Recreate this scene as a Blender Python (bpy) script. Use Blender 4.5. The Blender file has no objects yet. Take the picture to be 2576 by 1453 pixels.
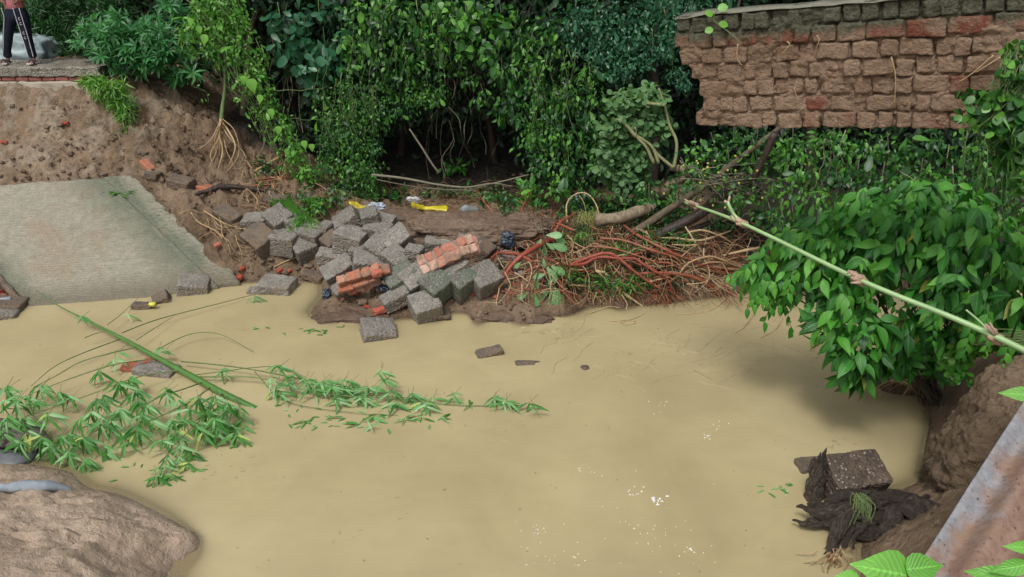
import bpy, math, numpy as np
from mathutils import Vector, Matrix
rs = np.random.RandomState(7)
sc = bpy.context.scene
# ------------------------------------------------------------------ camera, world, sun, exposure
CH, PITCH, FPX, PW, PH = 4.3, math.radians(25.0), 1980.0, 2576.0, 1453.0
cam_d = bpy.data.cameras.new('camera'); cam = bpy.data.objects.new('camera', cam_d)
sc.collection.objects.link(cam); sc.camera = cam
cam_d.sensor_width = 36.0; cam_d.lens = 36.0 * FPX / PW
cam_d.clip_start = 0.05; cam_d.clip_end = 500
cam.location = (0, 0, CH); cam.rotation_euler = (math.pi / 2 - PITCH, 0, 0)
w = bpy.data.worlds.new('World'); sc.world = w; w.use_nodes = True
wn, wl = w.node_tree.nodes, w.node_tree.links; wn.clear()
SUN_EL, SUN_AZ = math.radians(58), math.radians(-155)     # azimuth from +Y clockwise: behind the camera, a little left
sky = wn.new('ShaderNodeTexSky'); sky.sky_type = 'NISHITA'; sky.sun_disc = False
sky.sun_elevation = SUN_EL; sky.sun_rotation = SUN_AZ; sky.air_density = 1.0; sky.dust_density = 5.0
hs = wn.new('ShaderNodeHueSaturation'); hs.inputs['Saturation'].default_value = 0.30
bg = wn.new('ShaderNodeBackground'); bg.inputs[1].default_value = 0.125
wo = wn.new('ShaderNodeOutputWorld')
wl.new(sky.outputs[0], hs.inputs['Color']); wl.new(hs.outputs[0], bg.inputs[0]); wl.new(bg.outputs[0], wo.inputs[0])
sl = bpy.data.lights.new('sun', 'SUN'); sl.energy = 1.5; sl.angle = math.radians(12); sl.color = (1, 0.965, 0.91)
so = bpy.data.objects.new('sun', sl); sc.collection.objects.link(so)
sd = Vector((math.sin(SUN_AZ) * math.cos(SUN_EL), math.cos(SUN_AZ) * math.cos(SUN_EL), math.sin(SUN_EL)))
so.rotation_euler = sd.to_track_quat('Z', 'Y').to_euler(); so.location = (-4, -6, 14)
sc.view_settings.view_transform = 'Standard'; sc.view_settings.look = 'None'
sc.view_settings.gamma = 1.0; sc.view_settings.exposure = 0.25
sc.render.engine = 'CYCLES'
try:
    sc.cycles.max_bounces = 6; sc.cycles.diffuse_bounces = 3; sc.cycles.glossy_bounces = 3
    sc.cycles.transmission_bounces = 3; sc.cycles.transparent_max_bounces = 8; sc.cycles.use_denoising = True
except Exception: pass

# ------------------------------------------------------------------ rays through the photograph (2576 x 1453 units)
cP, sP = math.cos(PITCH), math.sin(PITCH)
def ray(px, py):
    u = (px - PW / 2) / FPX; v = (PH / 2 - py) / FPX
    return np.array([u, cP + v * sP, -sP + v * cP])
def D(px, py, Y):
    d = ray(px, py); return np.array([0, 0, CH]) + d * (Y / d[1])
def Wz(px, py, z):
    d = ray(px, py); return np.array([0, 0, CH]) + d * ((z - CH) / d[2])
def mpp(p):                                    # metres per photo unit at a point
    return (p[1] * cP + (CH - p[2]) * sP) / FPX

# ------------------------------------------------------------------ noise
def _h(ix, iy, iz, s):
    n = (ix * 374761393 + iy * 668265263 + iz * 2147483647 + s * 1274126177) & 0xffffffff
    n = ((n ^ (n >> 13)) * 1274126177) & 0xffffffff
    n = ((n ^ (n >> 16)) * 2246822519) & 0xffffffff
    return ((n ^ (n >> 15)) & 0xffff) / 32767.5 - 1.0
def vn(p, s=0):
    p = np.asarray(p, float); i = np.floor(p).astype(np.int64); f = p - i; f = f * f * (3 - 2 * f)
    r = 0
    for a in (0, 1):
        wx = f[:, 0] if a else 1 - f[:, 0]
        for b in (0, 1):
            wy = f[:, 1] if b else 1 - f[:, 1]
            for c in (0, 1):
                wz = f[:, 2] if c else 1 - f[:, 2]
                r = r + _h(i[:, 0] + a, i[:, 1] + b, i[:, 2] + c, s) * wx * wy * wz
    return r
def fbm(p, s=0, o=4, g=0.5):
    r = 0; a = 1.0; p = np.asarray(p, float)
    for k in range(o):
        r = r + a * vn(p * (2.03 ** k) + k * 17.3, s + k); a *= g
    return r
def vnoise3(p, s=0, o=3):
    return np.stack([fbm(p, s, o), fbm(p, s + 11, o), fbm(p, s + 23, o)], 1)
def unit(v):
    v = np.asarray(v, float); return v / np.maximum(np.linalg.norm(v, axis=-1, keepdims=True), 1e-9)

# ------------------------------------------------------------------ mesh gathering
ORG = {}
class MB:
    def __init__(s): s.V = []; s.Q = []; s.T = []; s.A = []; s.U = []; s.n = 0
    def add(s, V, Q=None, T=None, var=0.5, uv=None):
        V = np.asarray(V, float); k = len(V)
        s.V.append(V)
        if Q is not None and len(Q): s.Q.append(np.asarray(Q, int).reshape(-1, 4) + s.n)
        if T is not None and len(T): s.T.append(np.asarray(T, int).reshape(-1, 3) + s.n)
        s.A.append(np.full(k, var) if np.isscalar(var) else np.asarray(var, float))
        s.U.append(np.zeros((k, 3)) if uv is None else uv)
        s.n += k
    def build(s, name, mat, parent=None, smooth=True, org=None):
        V = np.concatenate(s.V) if s.V else np.zeros((0, 3))
        Q = np.concatenate(s.Q) if s.Q else np.zeros((0, 4), int)
        T = np.concatenate(s.T) if s.T else np.zeros((0, 3), int)
        if parent is not None: o0 = ORG[parent.name]
        elif org is not None: o0 = np.asarray(org, float)
        else: o0 = np.array([(V[:, 0].min() + V[:, 0].max()) / 2, (V[:, 1].min() + V[:, 1].max()) / 2, V[:, 2].min()])
        me = bpy.data.meshes.new(name)
        me.vertices.add(len(V)); me.vertices.foreach_set('co', (V - o0).ravel().astype(np.float32))
        me.loops.add(len(Q) * 4 + len(T) * 3)
        me.loops.foreach_set('vertex_index', np.concatenate([Q.ravel(), T.ravel()]).astype(np.int32))
        me.polygons.add(len(Q) + len(T))
        st = np.concatenate([np.arange(len(Q)) * 4, len(Q) * 4 + np.arange(len(T)) * 3]).astype(np.int32)
        me.polygons.foreach_set('loop_start', st)
        if smooth: me.polygons.foreach_set('use_smooth', np.ones(len(Q) + len(T), bool))
        a = me.attributes.new('var', 'FLOAT', 'POINT'); a.data.foreach_set('value', np.concatenate(s.A).astype(np.float32))
        a = me.attributes.new('luv', 'FLOAT_VECTOR', 'POINT'); a.data.foreach_set('vector', np.concatenate(s.U).ravel().astype(np.float32))
        me.update(calc_edges=True); me.validate()
        me.materials.append(mat)
        o = bpy.data.objects.new(name, me); sc.collection.objects.link(o)
        if parent is not None: o.parent = parent
        else: o.location = o0
        ORG[o.name] = o0
        return o
def tag(o, label=None, cat=None, group=None, kind=None):
    if label: o['label'] = label
    if cat: o['category'] = cat
    if group: o['group'] = group
    if kind: o['kind'] = kind
    return o
def thing(name, label, cat, loc, group=None):
    o = bpy.data.objects.new(name, None); sc.collection.objects.link(o)
    o.location = loc; o.empty_display_size = 0.1; ORG[o.name] = np.array(loc, float)
    return tag(o, label, cat, group)

def spline(P, n=6):
    P = np.asarray(P, float)
    if len(P) < 3:
        t = np.linspace(0, 1, n * 2)[:, None]; return P[0] * (1 - t) + P[-1] * t
    Q = np.vstack([2 * P[0] - P[1], P, 2 * P[-1] - P[-2]]); out = []
    for i in range(1, len(Q) - 2):
        for k in range(n):
            t = k / n
            out.append(0.5 * ((2 * Q[i]) + (-Q[i - 1] + Q[i + 1]) * t + (2 * Q[i - 1] - 5 * Q[i] + 4 * Q[i + 1] - Q[i + 2]) * t * t + (-Q[i - 1] + 3 * Q[i] - 3 * Q[i + 1] + Q[i + 2]) * t ** 3))
    out.append(P[-1]); return np.array(out)
def tube(mb, P, R, seg=6, var=0.5, rough=0.0, n=6, smooth=True, seed=0, cap=True):
    P = spline(P, n) if smooth else np.asarray(P, float)
    m = len(P); R = np.interp(np.linspace(0, 1, m), np.linspace(0, 1, len(np.atleast_1d(R))), np.atleast_1d(R)) if not np.isscalar(R) else np.full(m, R)
    T = unit(np.gradient(P, axis=0)); ref = np.array([0.31, 0.23, 0.92])
    N = unit(np.cross(T, ref)); 
    for i in range(1, m):
        v = N[i - 1] - T[i] * np.dot(N[i - 1], T[i]); N[i] = v / max(np.linalg.norm(v), 1e-6)
    B = np.cross(T, N)
    a = np.linspace(0, 2 * math.pi, seg, endpoint=False)
    V = P[:, None] + R[:, None, None] * (np.cos(a)[None, :, None] * N[:, None] + np.sin(a)[None, :, None] * B[:, None])
    V = V.reshape(-1, 3)
    if rough:
        V = V + vnoise3(V * (1.2 / max(R.max(), 1e-3)) + seed, seed, 2) * rough
    i = np.arange(m - 1)[:, None] * seg; j = np.arange(seg)[None]; j2 = (j + 1) % seg
    Q = np.stack([i + j, i + j2, i + seg + j2, i + seg + j], -1).reshape(-1, 4)
    L = np.repeat(np.concatenate([[0], np.cumsum(np.linalg.norm(np.diff(P, axis=0), axis=1))]), seg)
    uv = np.stack([np.tile(a, m), L, np.zeros(m * seg)], 1)
    k = len(V); Tr = []
    if cap:
        V = np.vstack([V, P[0], P[-1]]); uv = np.vstack([uv, [0, 0, 0], [0, L[-1], 0]])
        for q in range(seg):
            Tr.append((k, (q + 1) % seg, q)); Tr.append((k + 1, k - seg + q, k - seg + (q + 1) % seg))
    mb.add(V, Q, Tr, var, uv)

_cube = {}
def cube(n):
    if n in _cube: return _cube[n]
    idx = {}; V = []; Q = []
    def g(i, j, k):
        if (i, j, k) not in idx: idx[(i, j, k)] = len(V); V.append((i, j, k))
        return idx[(i, j, k)]
    for a in range(n):
        for b in range(n):
            for s, fl in ((0, 1), (n, 0)):
                for ax in range(3):
                    c = []
                    for (u, v) in ((a, b), (a + 1, b), (a + 1, b + 1), (a, b + 1)):
                        t = [0, 0, 0]; t[ax] = s; t[(ax + 1) % 3] = u; t[(ax + 2) % 3] = v; c.append(g(*t))
                    Q.append(c[::-1] if fl else c)
    _cube[n] = (np.array(V, float) * 2 / n - 1, np.array(Q)); return _cube[n]
def rot(rx, ry, rz):
    return np.array((Matrix.Rotation(math.radians(rz), 3, 'Z') @ Matrix.Rotation(math.radians(ry), 3, 'Y') @ Matrix.Rotation(math.radians(rx), 3, 'X')))
def rbox(mb, c, size, R=None, n=8, r=0.02, amp=0.0, freq=8, amp2=0.0, freq2=50, seed=0, var=0.5, taper=0.0):
    q, Q = cube(n); h = np.array(size) / 2; r = min(r, h.min() * 0.95)
    p = q * h; inn = np.clip(p, -(h - r), h - r); d = p - inn
    p = inn + unit(d) * r
    if taper: p[:, :2] *= (1 + taper * p[:, 2:3] / h[2])
    if amp: p = p + vnoise3(p * freq + seed * 3.7, seed, 2) * amp
    if amp2: p = p + vnoise3(p * freq2 + seed * 1.7, seed + 5, 2) * amp2
    uv = p.copy()
    if R is not None: p = p @ np.asarray(R).T
    mb.add(p + np.asarray(c), Q, None, var, uv)
def lump(mb, c, rad, R=None, n=14, amp=0.15, freq=2.0, seed=0, amp2=0.0, freq2=12, var=0.5, power=1.0):
    q, Q = cube(n); d = unit(q)
    k = (np.abs(d) ** (2 + power)).sum(1) ** (-1 / (2 + power))
    p = d * k[:, None]
    p = p * (1 + amp * fbm(d * freq + seed * 5.1, seed, 4))[:, None]
    if amp2: p = p + d * (fbm(p * np.asarray(rad) * freq2 / np.mean(rad) + seed, seed + 9, 4, .6) * amp2)[:, None]
    p = p * np.asarray(rad)
    if R is not None: p = p @ np.asarray(R).T
    mb.add(p + np.asarray(c), Q, None, var, p.copy())

# ------------------------------------------------------------------ leaves
def leaf_t(prof, fold=0.25, droop=0.25, wav=0.0):
    V = []; U = []; 
    for (t, wd) in prof:
        z = -droop * t * t
        for s in (-1, 0, 1):
            V.append((s * wd, t, z + (fold * wd if s else 0) + (wav * math.sin(t * 17) * (1 if s > 0 else -1) if s else 0))); U.append((s * 1.0, t, 0))
    Q = []
    for i in range(len(prof) - 1):
        a = i * 3
        Q += [(a, a + 1, a + 4, a + 3), (a + 1, a + 2, a + 5, a + 4)]
    return np.array(V), np.array(Q), np.array(U)
L_SMALL = leaf_t([(0, 0.02), (0.45, 0.30), (1, 0.02)])
L_MED = leaf_t([(0, 0.02), (0.2, 0.17), (0.5, 0.25), (0.8, 0.15), (1, 0.01)])
L_OBO = leaf_t([(0, 0.03), (0.3, 0.14), (0.62, 0.24), (0.88, 0.18), (1, 0.02)], 0.2, 0.2)
L_HERO = leaf_t([(-0.06, 0.012), (0.02, 0.04), (0.12, 0.125), (0.26, 0.205), (0.42, 0.235), (0.6, 0.205), (0.76, 0.135), (0.89, 0.06), (1, 0.006)], 0.35, 0.4, 0.012)
L_LANCE = leaf_t([(0, 0.01), (0.12, 0.055), (0.35, 0.075), (0.7, 0.05), (1, 0.004)], 0.5, 0.25)
L_FINGER = leaf_t([(0, 0.01), (0.25, 0.09), (0.55, 0.12), (0.85, 0.06), (1, 0.005)], 0.3, 0.35)
L_HEART = leaf_t([(-0.18, 0.16), (-0.1, 0.34), (0.08, 0.44), (0.3, 0.42), (0.55, 0.28), (0.78, 0.12), (1, 0.01)], 0.15, 0.2)
L_ROUND = leaf_t([(0, 0.1), (0.2, 0.36), (0.5, 0.46), (0.8, 0.34), (1, 0.06)], 0.15, 0.1)
def leaves(mb, tm, pos, d, nr, size, var):
    V, Q, U = tm; N = len(pos)
    if N == 0: return
    d = unit(d); x = unit(np.cross(d, nr)); z = np.cross(x, d)
    size = np.broadcast_to(np.asarray(size, float), (N,))
    W = (V[None, :, 0, None] * x[:, None] + V[None, :, 1, None] * d[:, None] + V[None, :, 2, None] * z[:, None]) * size[:, None, None] + pos[:, None]
    k = len(V); F = (Q[None] + (np.arange(N) * k)[:, None, None]).reshape(-1, 4)
    var = np.broadcast_to(np.asarray(var, float), (N,))
    mb.add(W.reshape(-1, 3), F, None, np.repeat(var, k), np.tile(U, (N, 1)))
def rdirs(n): return unit(rs.normal(size=(n, 3)))
def blob(mb, tm, px, py, Y, rx, ry, rdep, n, size, v=(0.3, 0.7), hang=0.7, shell=2.5, seed=None, upw=0.5, jag=0.45, back=0.35):
    c = D(px, py, Y); s = mpp(c); seed = rs.randint(1000) if seed is None else seed
    d = rdirs(n); flip = (d[:, 1] > 0) & (rs.rand(n) > back); d[flip, 1] *= -1
    r = rs.rand(n) ** (1 / shell) * (1 + jag * fbm(d * 2.2 + seed, seed, 3))
    p = c + d * np.array([rx * s, rdep, ry * s]) * r[:, None]
    nr = unit(d * 0.6 + np.array([0, -0.25, upw]) + rs.normal(size=(n, 3)) * 0.45)
    dd = d * 0.45 + np.array([0, -0.1, -hang]) + rs.normal(size=(n, 3)) * 0.5
    vv = v[0] + (v[1] - v[0]) * np.clip(0.5 + 0.35 * vn(p * 3.0, seed) + rs.normal(size=n) * 0.22, 0, 1)
    leaves(mb, tm, p, dd, nr, size * rs.uniform(0.6, 1.25, n), vv)
def whorls(mb, tm, pos, axis, k, size, var, spread=0.9, droop=0.35):
    """fans of k leaves sharing one point"""
    for i in range(len(pos)):
        a = unit(axis[i]); x = unit(np.cross(a, [0.3, 0.2, 0.9])); y = np.cross(a, x)
        ph = np.linspace(0, 2 * math.pi, k, endpoint=False) + rs.rand() * 6
        sp = spread * rs.uniform(0.6, 1.2, k)
        d = a + (np.cos(ph)[:, None] * x + np.sin(ph)[:, None] * y) * sp[:, None] + np.array([0, 0, -droop])
        nr = unit(a * 0.9 - unit(d) * 0.3 + np.array([0, -0.2, 0.5]))
        leaves(mb, tm, np.repeat(pos[i][None], k, 0) + unit(d) * size * 0.05, d, nr, size * rs.uniform(0.7, 1.15, k), var[i] + rs.normal(size=k) * 0.08)
def strand(ms, ml, tm, P, r, nl, size, v=(0.3, 0.7), wig=0.04, hang=0.6):
    P = spline(P, 6); P = P + np.cumsum(rs.normal(size=P.shape) * wig * 0.25, 0)
    tube(ms, P, [r, r * 0.5], 4, rs.uniform(0.3, 0.8), smooth=False)
    if nl:
        i = rs.randint(0, len(P), nl); p = P[i] + rs.normal(size=(nl, 3)) * wig
        leaves(ml, tm, p, rs.normal(size=(nl, 3)) * 0.6 + [0, -0.2, -hang], unit(rs.normal(size=(nl, 3)) * 0.5 + [0, -0.5, 0.6]), size * rs.uniform(0.6, 1.2, nl), rs.uniform(v[0], v[1], nl))

# ------------------------------------------------------------------ materials
class NT:
    def __init__(s, name):
        s.m = bpy.data.materials.new(name); s.m.use_nodes = True; s.t = s.m.node_tree; s.t.nodes.clear()
        s.o = s.n('OutputMaterial')
    def n(s, ty, **k):
        x = s.t.nodes.new('ShaderNode' + ty)
        for a, b in k.items(): setattr(x, a, b)
        return x
    def l(s, a, b): s.t.links.new(a, b)
    def val(s, inp, v):
        if hasattr(v, 'is_linked') or hasattr(v, 'links'): s.l(v, inp)
        else: inp.default_value = v
    def co(s): return s.n('TexCoord').outputs['Object']
    def noise(s, sc_, det=5, rough=0.6, co=None, out=0, dist=0.0):
        x = s.n('TexNoise'); x.inputs['Scale'].default_value = sc_; x.inputs['Detail'].default_value = det
        x.inputs['Roughness'].default_value = rough; x.inputs['Distortion'].default_value = dist
        s.l(co if co is not None else s.co(), x.inputs['Vector']); return x.outputs[out]
    def voro(s, sc_, feat='F1', co=None, out='Distance'):
        x = s.n('TexVoronoi', feature=feat); x.inputs['Scale'].default_value = sc_
        s.l(co if co is not None else s.co(), x.inputs['Vector']); return x.outputs[out]
    def ramp(s, f, st):
        x = s.n('ValToRGB'); e = x.color_ramp.elements
        while len(e) < len(st): e.new(0.5)
        for a, (p, c) in zip(e, st):
            a.position = p; a.color = (c, c, c, 1) if np.isscalar(c) else (*c, 1)
        s.val(x.inputs[0], f); return x.outputs[0]
    def mix(s, f, a, b, mode='MIX'):
        x = s.n('MixRGB', blend_type=mode); s.val(x.inputs[0], f)
        for i, c in ((1, a), (2, b)):
            if isinstance(c, tuple): x.inputs[i].default_value = (*c, 1) if len(c) == 3 else c
            else: s.l(c, x.inputs[i])
        return x.outputs[0]
    def math(s, op, a, b=0.0, clamp=False):
        x = s.n('Math', operation=op, use_clamp=clamp); s.val(x.inputs[0], a); s.val(x.inputs[1], b); return x.outputs[0]
    def attr(s, name, out='Fac'):
        x = s.n('Attribute', attribute_name=name); return x.outputs[out]
    def bump(s, h, st=0.5, dist=0.02, nrm=None):
        x = s.n('Bump'); x.inputs['Strength'].default_value = st; x.inputs['Distance'].default_value = dist
        s.l(h, x.inputs['Height'])
        if nrm is not None: s.l(nrm, x.inputs['Normal'])
        return x.outputs[0]
    def pbr(s, col, rough=0.8, nrm=None, spec=0.5, **k):
        x = s.n('BsdfPrincipled')
        if isinstance(col, tuple): x.inputs['Base Color'].default_value = (*col, 1)
        else: s.l(col, x.inputs['Base Color'])
        s.val(x.inputs['Roughness'], rough); x.inputs['Specular IOR Level'].default_value = spec
        for a, b in k.items(): x.inputs[a.replace('_', ' ')].default_value = b
        if nrm is not None: s.l(nrm, x.inputs['Normal'])
        return x.outputs[0]
    def done(s, sh): s.l(sh, s.o.inputs['Surface']); return s.m

def mat_mud(name, a, b, c, rough=0.62, bs=0.7, wetz=True):
    t = NT(name); co = t.n('NewGeometry').outputs['Position']
    n1 = t.noise(1.3, 4, 0.6, co); n2 = t.noise(9, 6, 0.65, co); n3 = t.noise(38, 5, 0.7, co)
    col = t.ramp(n1, [(0.35, a), (0.52, b), (0.68, c)])
    col = t.mix(0.6, col, t.ramp(n2, [(0.3, 0.55), (0.7, 1.25)]), 'MULTIPLY')
    col = t.mix(0.4, col, t.ramp(n3, [(0.35, 0.6), (0.65, 1.2)]), 'MULTIPLY')
    vv = t.voro(16, co=co); h = t.math('ADD', t.math('MULTIPLY', n2, 1.2), t.math('MULTIPLY', n3, 0.45)); h = t.math('ADD', h, t.math('MULTIPLY', vv, 0.35))
    if wetz:
        sx = t.n('SeparateXYZ'); t.l(co, sx.inputs[0])
        wet = t.math('MULTIPLY', t.math('SUBTRACT', 0.10, sx.outputs[2]), 9.0, True)
        col = t.mix(wet, col, t.mix(1.0, col, (0.72, 0.72, 0.72), 'MULTIPLY'))
        rr = t.math('SUBTRACT', t.math('ADD', t.math('MULTIPLY', n2, 0.3), rough - 0.12), t.math('MULTIPLY', wet, 0.25))
    else: rr = t.math('ADD', t.math('MULTIPLY', n2, 0.3), rough - 0.12)
    return t.done(t.pbr(col, rr, t.bump(h, bs, 0.06), 0.4))
M_MUD = mat_mud('mud', (0.105, 0.066, 0.042), (0.165, 0.112, 0.076), (0.215, 0.155, 0.11))
M_MUDP = mat_mud('pale silt', (0.20, 0.145, 0.108), (0.26, 0.195, 0.15), (0.30, 0.235, 0.185), 0.6, 0.45)
M_MUDD = mat_mud('dark mud', (0.14, 0.097, 0.058), (0.21, 0.15, 0.094), (0.27, 0.2, 0.13), 0.7, 1.0)

def mat_conc(name, base, tint=None, peb=1.0, rough=0.8):
    t = NT(name); co = t.co(); oi = t.n('ObjectInfo').outputs['Random']
    n1 = t.noise(7, 5, 0.6, co); n2 = t.noise(45, 4, 0.7, co)
    pv = t.n('TexVoronoi', feature='F1'); pv.inputs['Scale'].default_value = 40; t.l(co, pv.inputs['Vector'])
    rnd = t.n('SeparateXYZ'); t.l(pv.outputs['Color'], rnd.inputs[0])
    core = t.math('LESS_THAN', pv.outputs['Distance'], 0.36)
    pick = t.math('GREATER_THAN', rnd.outputs[0], 0.72)
    rgh = t.math('GREATER_THAN', t.noise(3.2, 2, 0.5, co), 0.47 - 0.1 * (peb - 1))
    pm = t.math('MULTIPLY', t.math('MULTIPLY', core, pick), rgh)
    col = t.mix(1.0, t.ramp(n1, [(0.3, tuple(x * 0.62 for x in base)), (0.7, tuple(x * 1.25 for x in base))]), t.ramp(n2, [(0.3, 0.6), (0.7, 1.3)]), 'MULTIPLY')
    dk = t.math('MULTIPLY', t.math('MULTIPLY', core, t.math('LESS_THAN', rnd.outputs[0], 0.3)), rgh)
    col = t.mix(t.math('MULTIPLY', dk, 0.6), col, tuple(x * 0.4 for x in base))
    col = t.mix(t.math('MULTIPLY', pm, 0.7), col, t.mix(rnd.outputs[1], (0.24, 0.22, 0.19), (0.46, 0.44, 0.40)))
    col = t.mix(t.ramp(t.noise(2.6, 4, .6, co), [(.5, 0.0), (.66, .75)]), col, (0.17, 0.132, 0.095))
    if tint: col = t.mix(t.ramp(t.noise(5, 4, 0.6, co), [(0.4, 0.0), (0.65, 0.85)]), col, tint)
    col = t.mix(0.5, col, t.ramp(oi, [(0, 0.72), (1, 1.25)]), 'MULTIPLY')
    h = t.math('ADD', t.math('MULTIPLY', t.math('SUBTRACT', 0.5, pv.outputs['Distance']), t.math('ADD', t.math('MULTIPLY', rgh, 1.3), 0.15)), t.math('MULTIPLY', n2, 0.8))
    return t.done(t.pbr(col, rough, t.bump(h, 0.9, 0.015), 0.35))
M_CON = mat_conc('rubble concrete', (0.235, 0.218, 0.190))
M_CONG = mat_conc('algae stained concrete', (0.17, 0.165, 0.14), (0.075, 0.115, 0.075), 1.6)
M_CONM = mat_conc('muddy concrete', (0.135, 0.11, 0.085), (0.15, 0.105, 0.07), 0.6)
M_CONB = mat_conc('brown aggregate concrete', (0.115, 0.085, 0.063), None, 2.2)
M_GRAV = mat_conc('weathered aggregate concrete', (0.25, 0.235, 0.19), None, 2.5)

def mat_brick(name, a, b, c, muds=0.35):
    t = NT(name); co = t.co(); v = t.attr('var')
    col = t.ramp(v, [(0, a), (0.5, b), (1, c)])
    n2 = t.noise(24, 5, 0.7, co)
    col = t.mix(0.6, col, t.ramp(n2, [(0.3, 0.6), (0.7, 1.3)]), 'MULTIPLY')
    col = t.mix(t.ramp(t.noise(7, 5, 0.65, co), [(0.62 - muds * 0.4, 0.0), (0.75 - muds * 0.4, 0.9)]), col, (0.20, 0.145, 0.105))
    return t.done(t.pbr(col, 0.85, t.bump(t.math('ADD', n2, t.noise(70, 3, 0.6, co)), 0.6, 0.01), 0.3))
M_BRK = mat_brick('broken red brick', (0.28, 0.085, 0.05), (0.37, 0.15, 0.09), (0.42, 0.24, 0.17), 0.3)
M_BRKR = mat_brick('fresh red brick', (0.30, 0.055, 0.035), (0.34, 0.075, 0.045), (0.42, 0.15, 0.1), 0.15)

def mat_leaf(name, dark, mid, lite, rough=0.42, trans=0.3, vein=0.0, spec=0.5, yel=None):
    t = NT(name); v = t.attr('var'); u = t.n('SeparateXYZ'); t.l(t.attr('luv', 'Vector'), u.inputs[0])
    col = t.ramp(v, [(0.0, dark), (0.5, mid), (1.0, lite)] if yel is None else [(0.0, dark), (0.45, mid), (0.9, lite), (1.0, yel)])
    nrm = None
    if vein:
        au = t.math('ABSOLUTE', u.outputs[0])
        rib = t.math('LESS_THAN', au, 0.07)
        ph = t.math('SUBTRACT', t.math('MULTIPLY', u.outputs[1], 50.0), t.math('MULTIPLY', au, 16.0))
        sv = t.math('SINE', ph)
        side = t.math('MULTIPLY', t.math('GREATER_THAN', sv, 0.82), 0.35)
        m = t.math('MAXIMUM', t.math('MULTIPLY', rib, 0.6), side)
        col = t.mix(t.math('MULTIPLY', m, vein), col, tuple(min(1, x * 1.9 + 0.02) for x in mid))
        nrm = t.bump(sv, 0.25 * vein, 0.006)
    n = t.noise(6, 2, 0.5, t.n('NewGeometry').outputs['Position'])
    col = t.mix(0.5, col, t.ramp(n, [(0.3, 0.7), (0.7, 1.3)]), 'MULTIPLY')
    p = t.pbr(col, rough, nrm, spec)
    tr = t.n('BsdfTranslucent'); t.l(t.mix(1.0, col, (1.2, 1.35, 0.5), 'MULTIPLY'), tr.inputs[0])
    mx = t.n('MixShader'); mx.inputs[0].default_value = trans; t.l(p, mx.inputs[1]); t.l(tr.outputs[0], mx.inputs[2])
    return t.done(mx.outputs[0])
M_LV = mat_leaf('vine leaves', (0.006, 0.03, 0.010), (0.024, 0.11, 0.020), (0.14, 0.36, 0.05))
M_LB = mat_leaf('creeper leaves', (0.03, 0.13, 0.025), (0.075, 0.25, 0.035), (0.17, 0.4, 0.05), trans=0.35)
M_LBLUE = mat_leaf('blue green leaves', (0.015, 0.07, 0.035), (0.03, 0.13, 0.06), (0.06, 0.2, 0.09), 0.38)
M_LFING = mat_leaf('fingered leaves', (0.02, 0.10, 0.03), (0.04, 0.17, 0.05), (0.08, 0.27, 0.08), 0.4, vein=0.6)
M_LHERO = mat_leaf('glossy shrub leaves', (0.010, 0.07, 0.010), (0.04, 0.20, 0.022), (0.125, 0.37, 0.04), 0.4, 0.25, 1.0, 0.5, (0.38, 0.40, 0.07))
M_LSHADE = mat_leaf('shade darkened leaves', (0.005, 0.018, 0.008), (0.010, 0.038, 0.012), (0.024, 0.08, 0.022), 0.55, 0.12)  # leaf colour itself darkened to give the near-black shade in the gaps
M_LWILT = mat_leaf('wilted leaves', (0.035, 0.10, 0.03), (0.07, 0.17, 0.05), (0.13, 0.25, 0.09), 0.6, 0.2)
M_BAM = mat_leaf('bamboo leaves', (0.03, 0.15, 0.02), (0.075, 0.26, 0.045), (0.26, 0.46, 0.22), 0.5, 0.25, yel=(0.38, 0.45, 0.12))
M_PALE = mat_leaf('pale uprooted leaves', (0.09, 0.2, 0.07), (0.14, 0.3, 0.11), (0.24, 0.42, 0.2), 0.45, 0.2, 0.7)
M_FORE = mat_leaf('near creeper leaves', (0.12, 0.36, 0.05), (0.16, 0.44, 0.07), (0.26, 0.56, 0.12), 0.45, 0.4, 1.0)

def mat_bark(name, a, b, rough=0.85, sc_=30, spec=0.3, usevar=False, c=None):
    t = NT(name); co = t.co()
    mp = t.n('Mapping'); mp.inputs['Scale'].default_value = (1, 1, 0.5); t.l(co, mp.inputs['Vector'])
    n = t.noise(sc_, 5, 0.7, mp.outputs[0]); n2 = t.noise(5, 3, 0.5, co)
    if usevar:
        col = t.ramp(t.attr('var'), [(0, a), (0.5, b), (1, c)]); col = t.mix(0.6, col, t.ramp(n, [(0.3, 0.55), (0.7, 1.3)]), 'MULTIPLY')
    else:
        col = t.ramp(n, [(0.3, a), (0.7, b)]); col = t.mix(0.5, col, t.ramp(n2, [(0.35, 0.6), (0.65, 1.3)]), 'MULTIPLY')
    return t.done(t.pbr(col, rough, t.bump(n, 0.7, 0.01), spec))
M_TRUNK = mat_bark('pale bark', (0.13, 0.095, 0.06), (0.30, 0.25, 0.17))
M_DARKB = mat_bark('dark wet bark', (0.018, 0.013, 0.011), (0.07, 0.05, 0.042), 0.5)
M_GREYB = mat_bark('grey brown bark', (0.06, 0.045, 0.03), (0.17, 0.135, 0.09))
M_ROOT = mat_bark('roots', (0.26, 0.045, 0.03), (0.24, 0.115, 0.055), 0.45, 40, 0.5, True, (0.52, 0.40, 0.23))
M_ROOTT = mat_bark('tan roots', (0.16, 0.09, 0.045), (0.32, 0.2, 0.1), 0.6, 40, 0.4, True, (0.5, 0.37, 0.2))
M_STEM = mat_bark('green stems', (0.03, 0.07, 0.02), (0.09, 0.15, 0.05), 0.6, 30, 0.3, True, (0.2, 0.26, 0.1))
M_TWIG = mat_bark('dry twigs', (0.05, 0.04, 0.03), (0.14, 0.12, 0.09), 0.8, 30, 0.2, True, (0.3, 0.27, 0.2))
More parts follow.
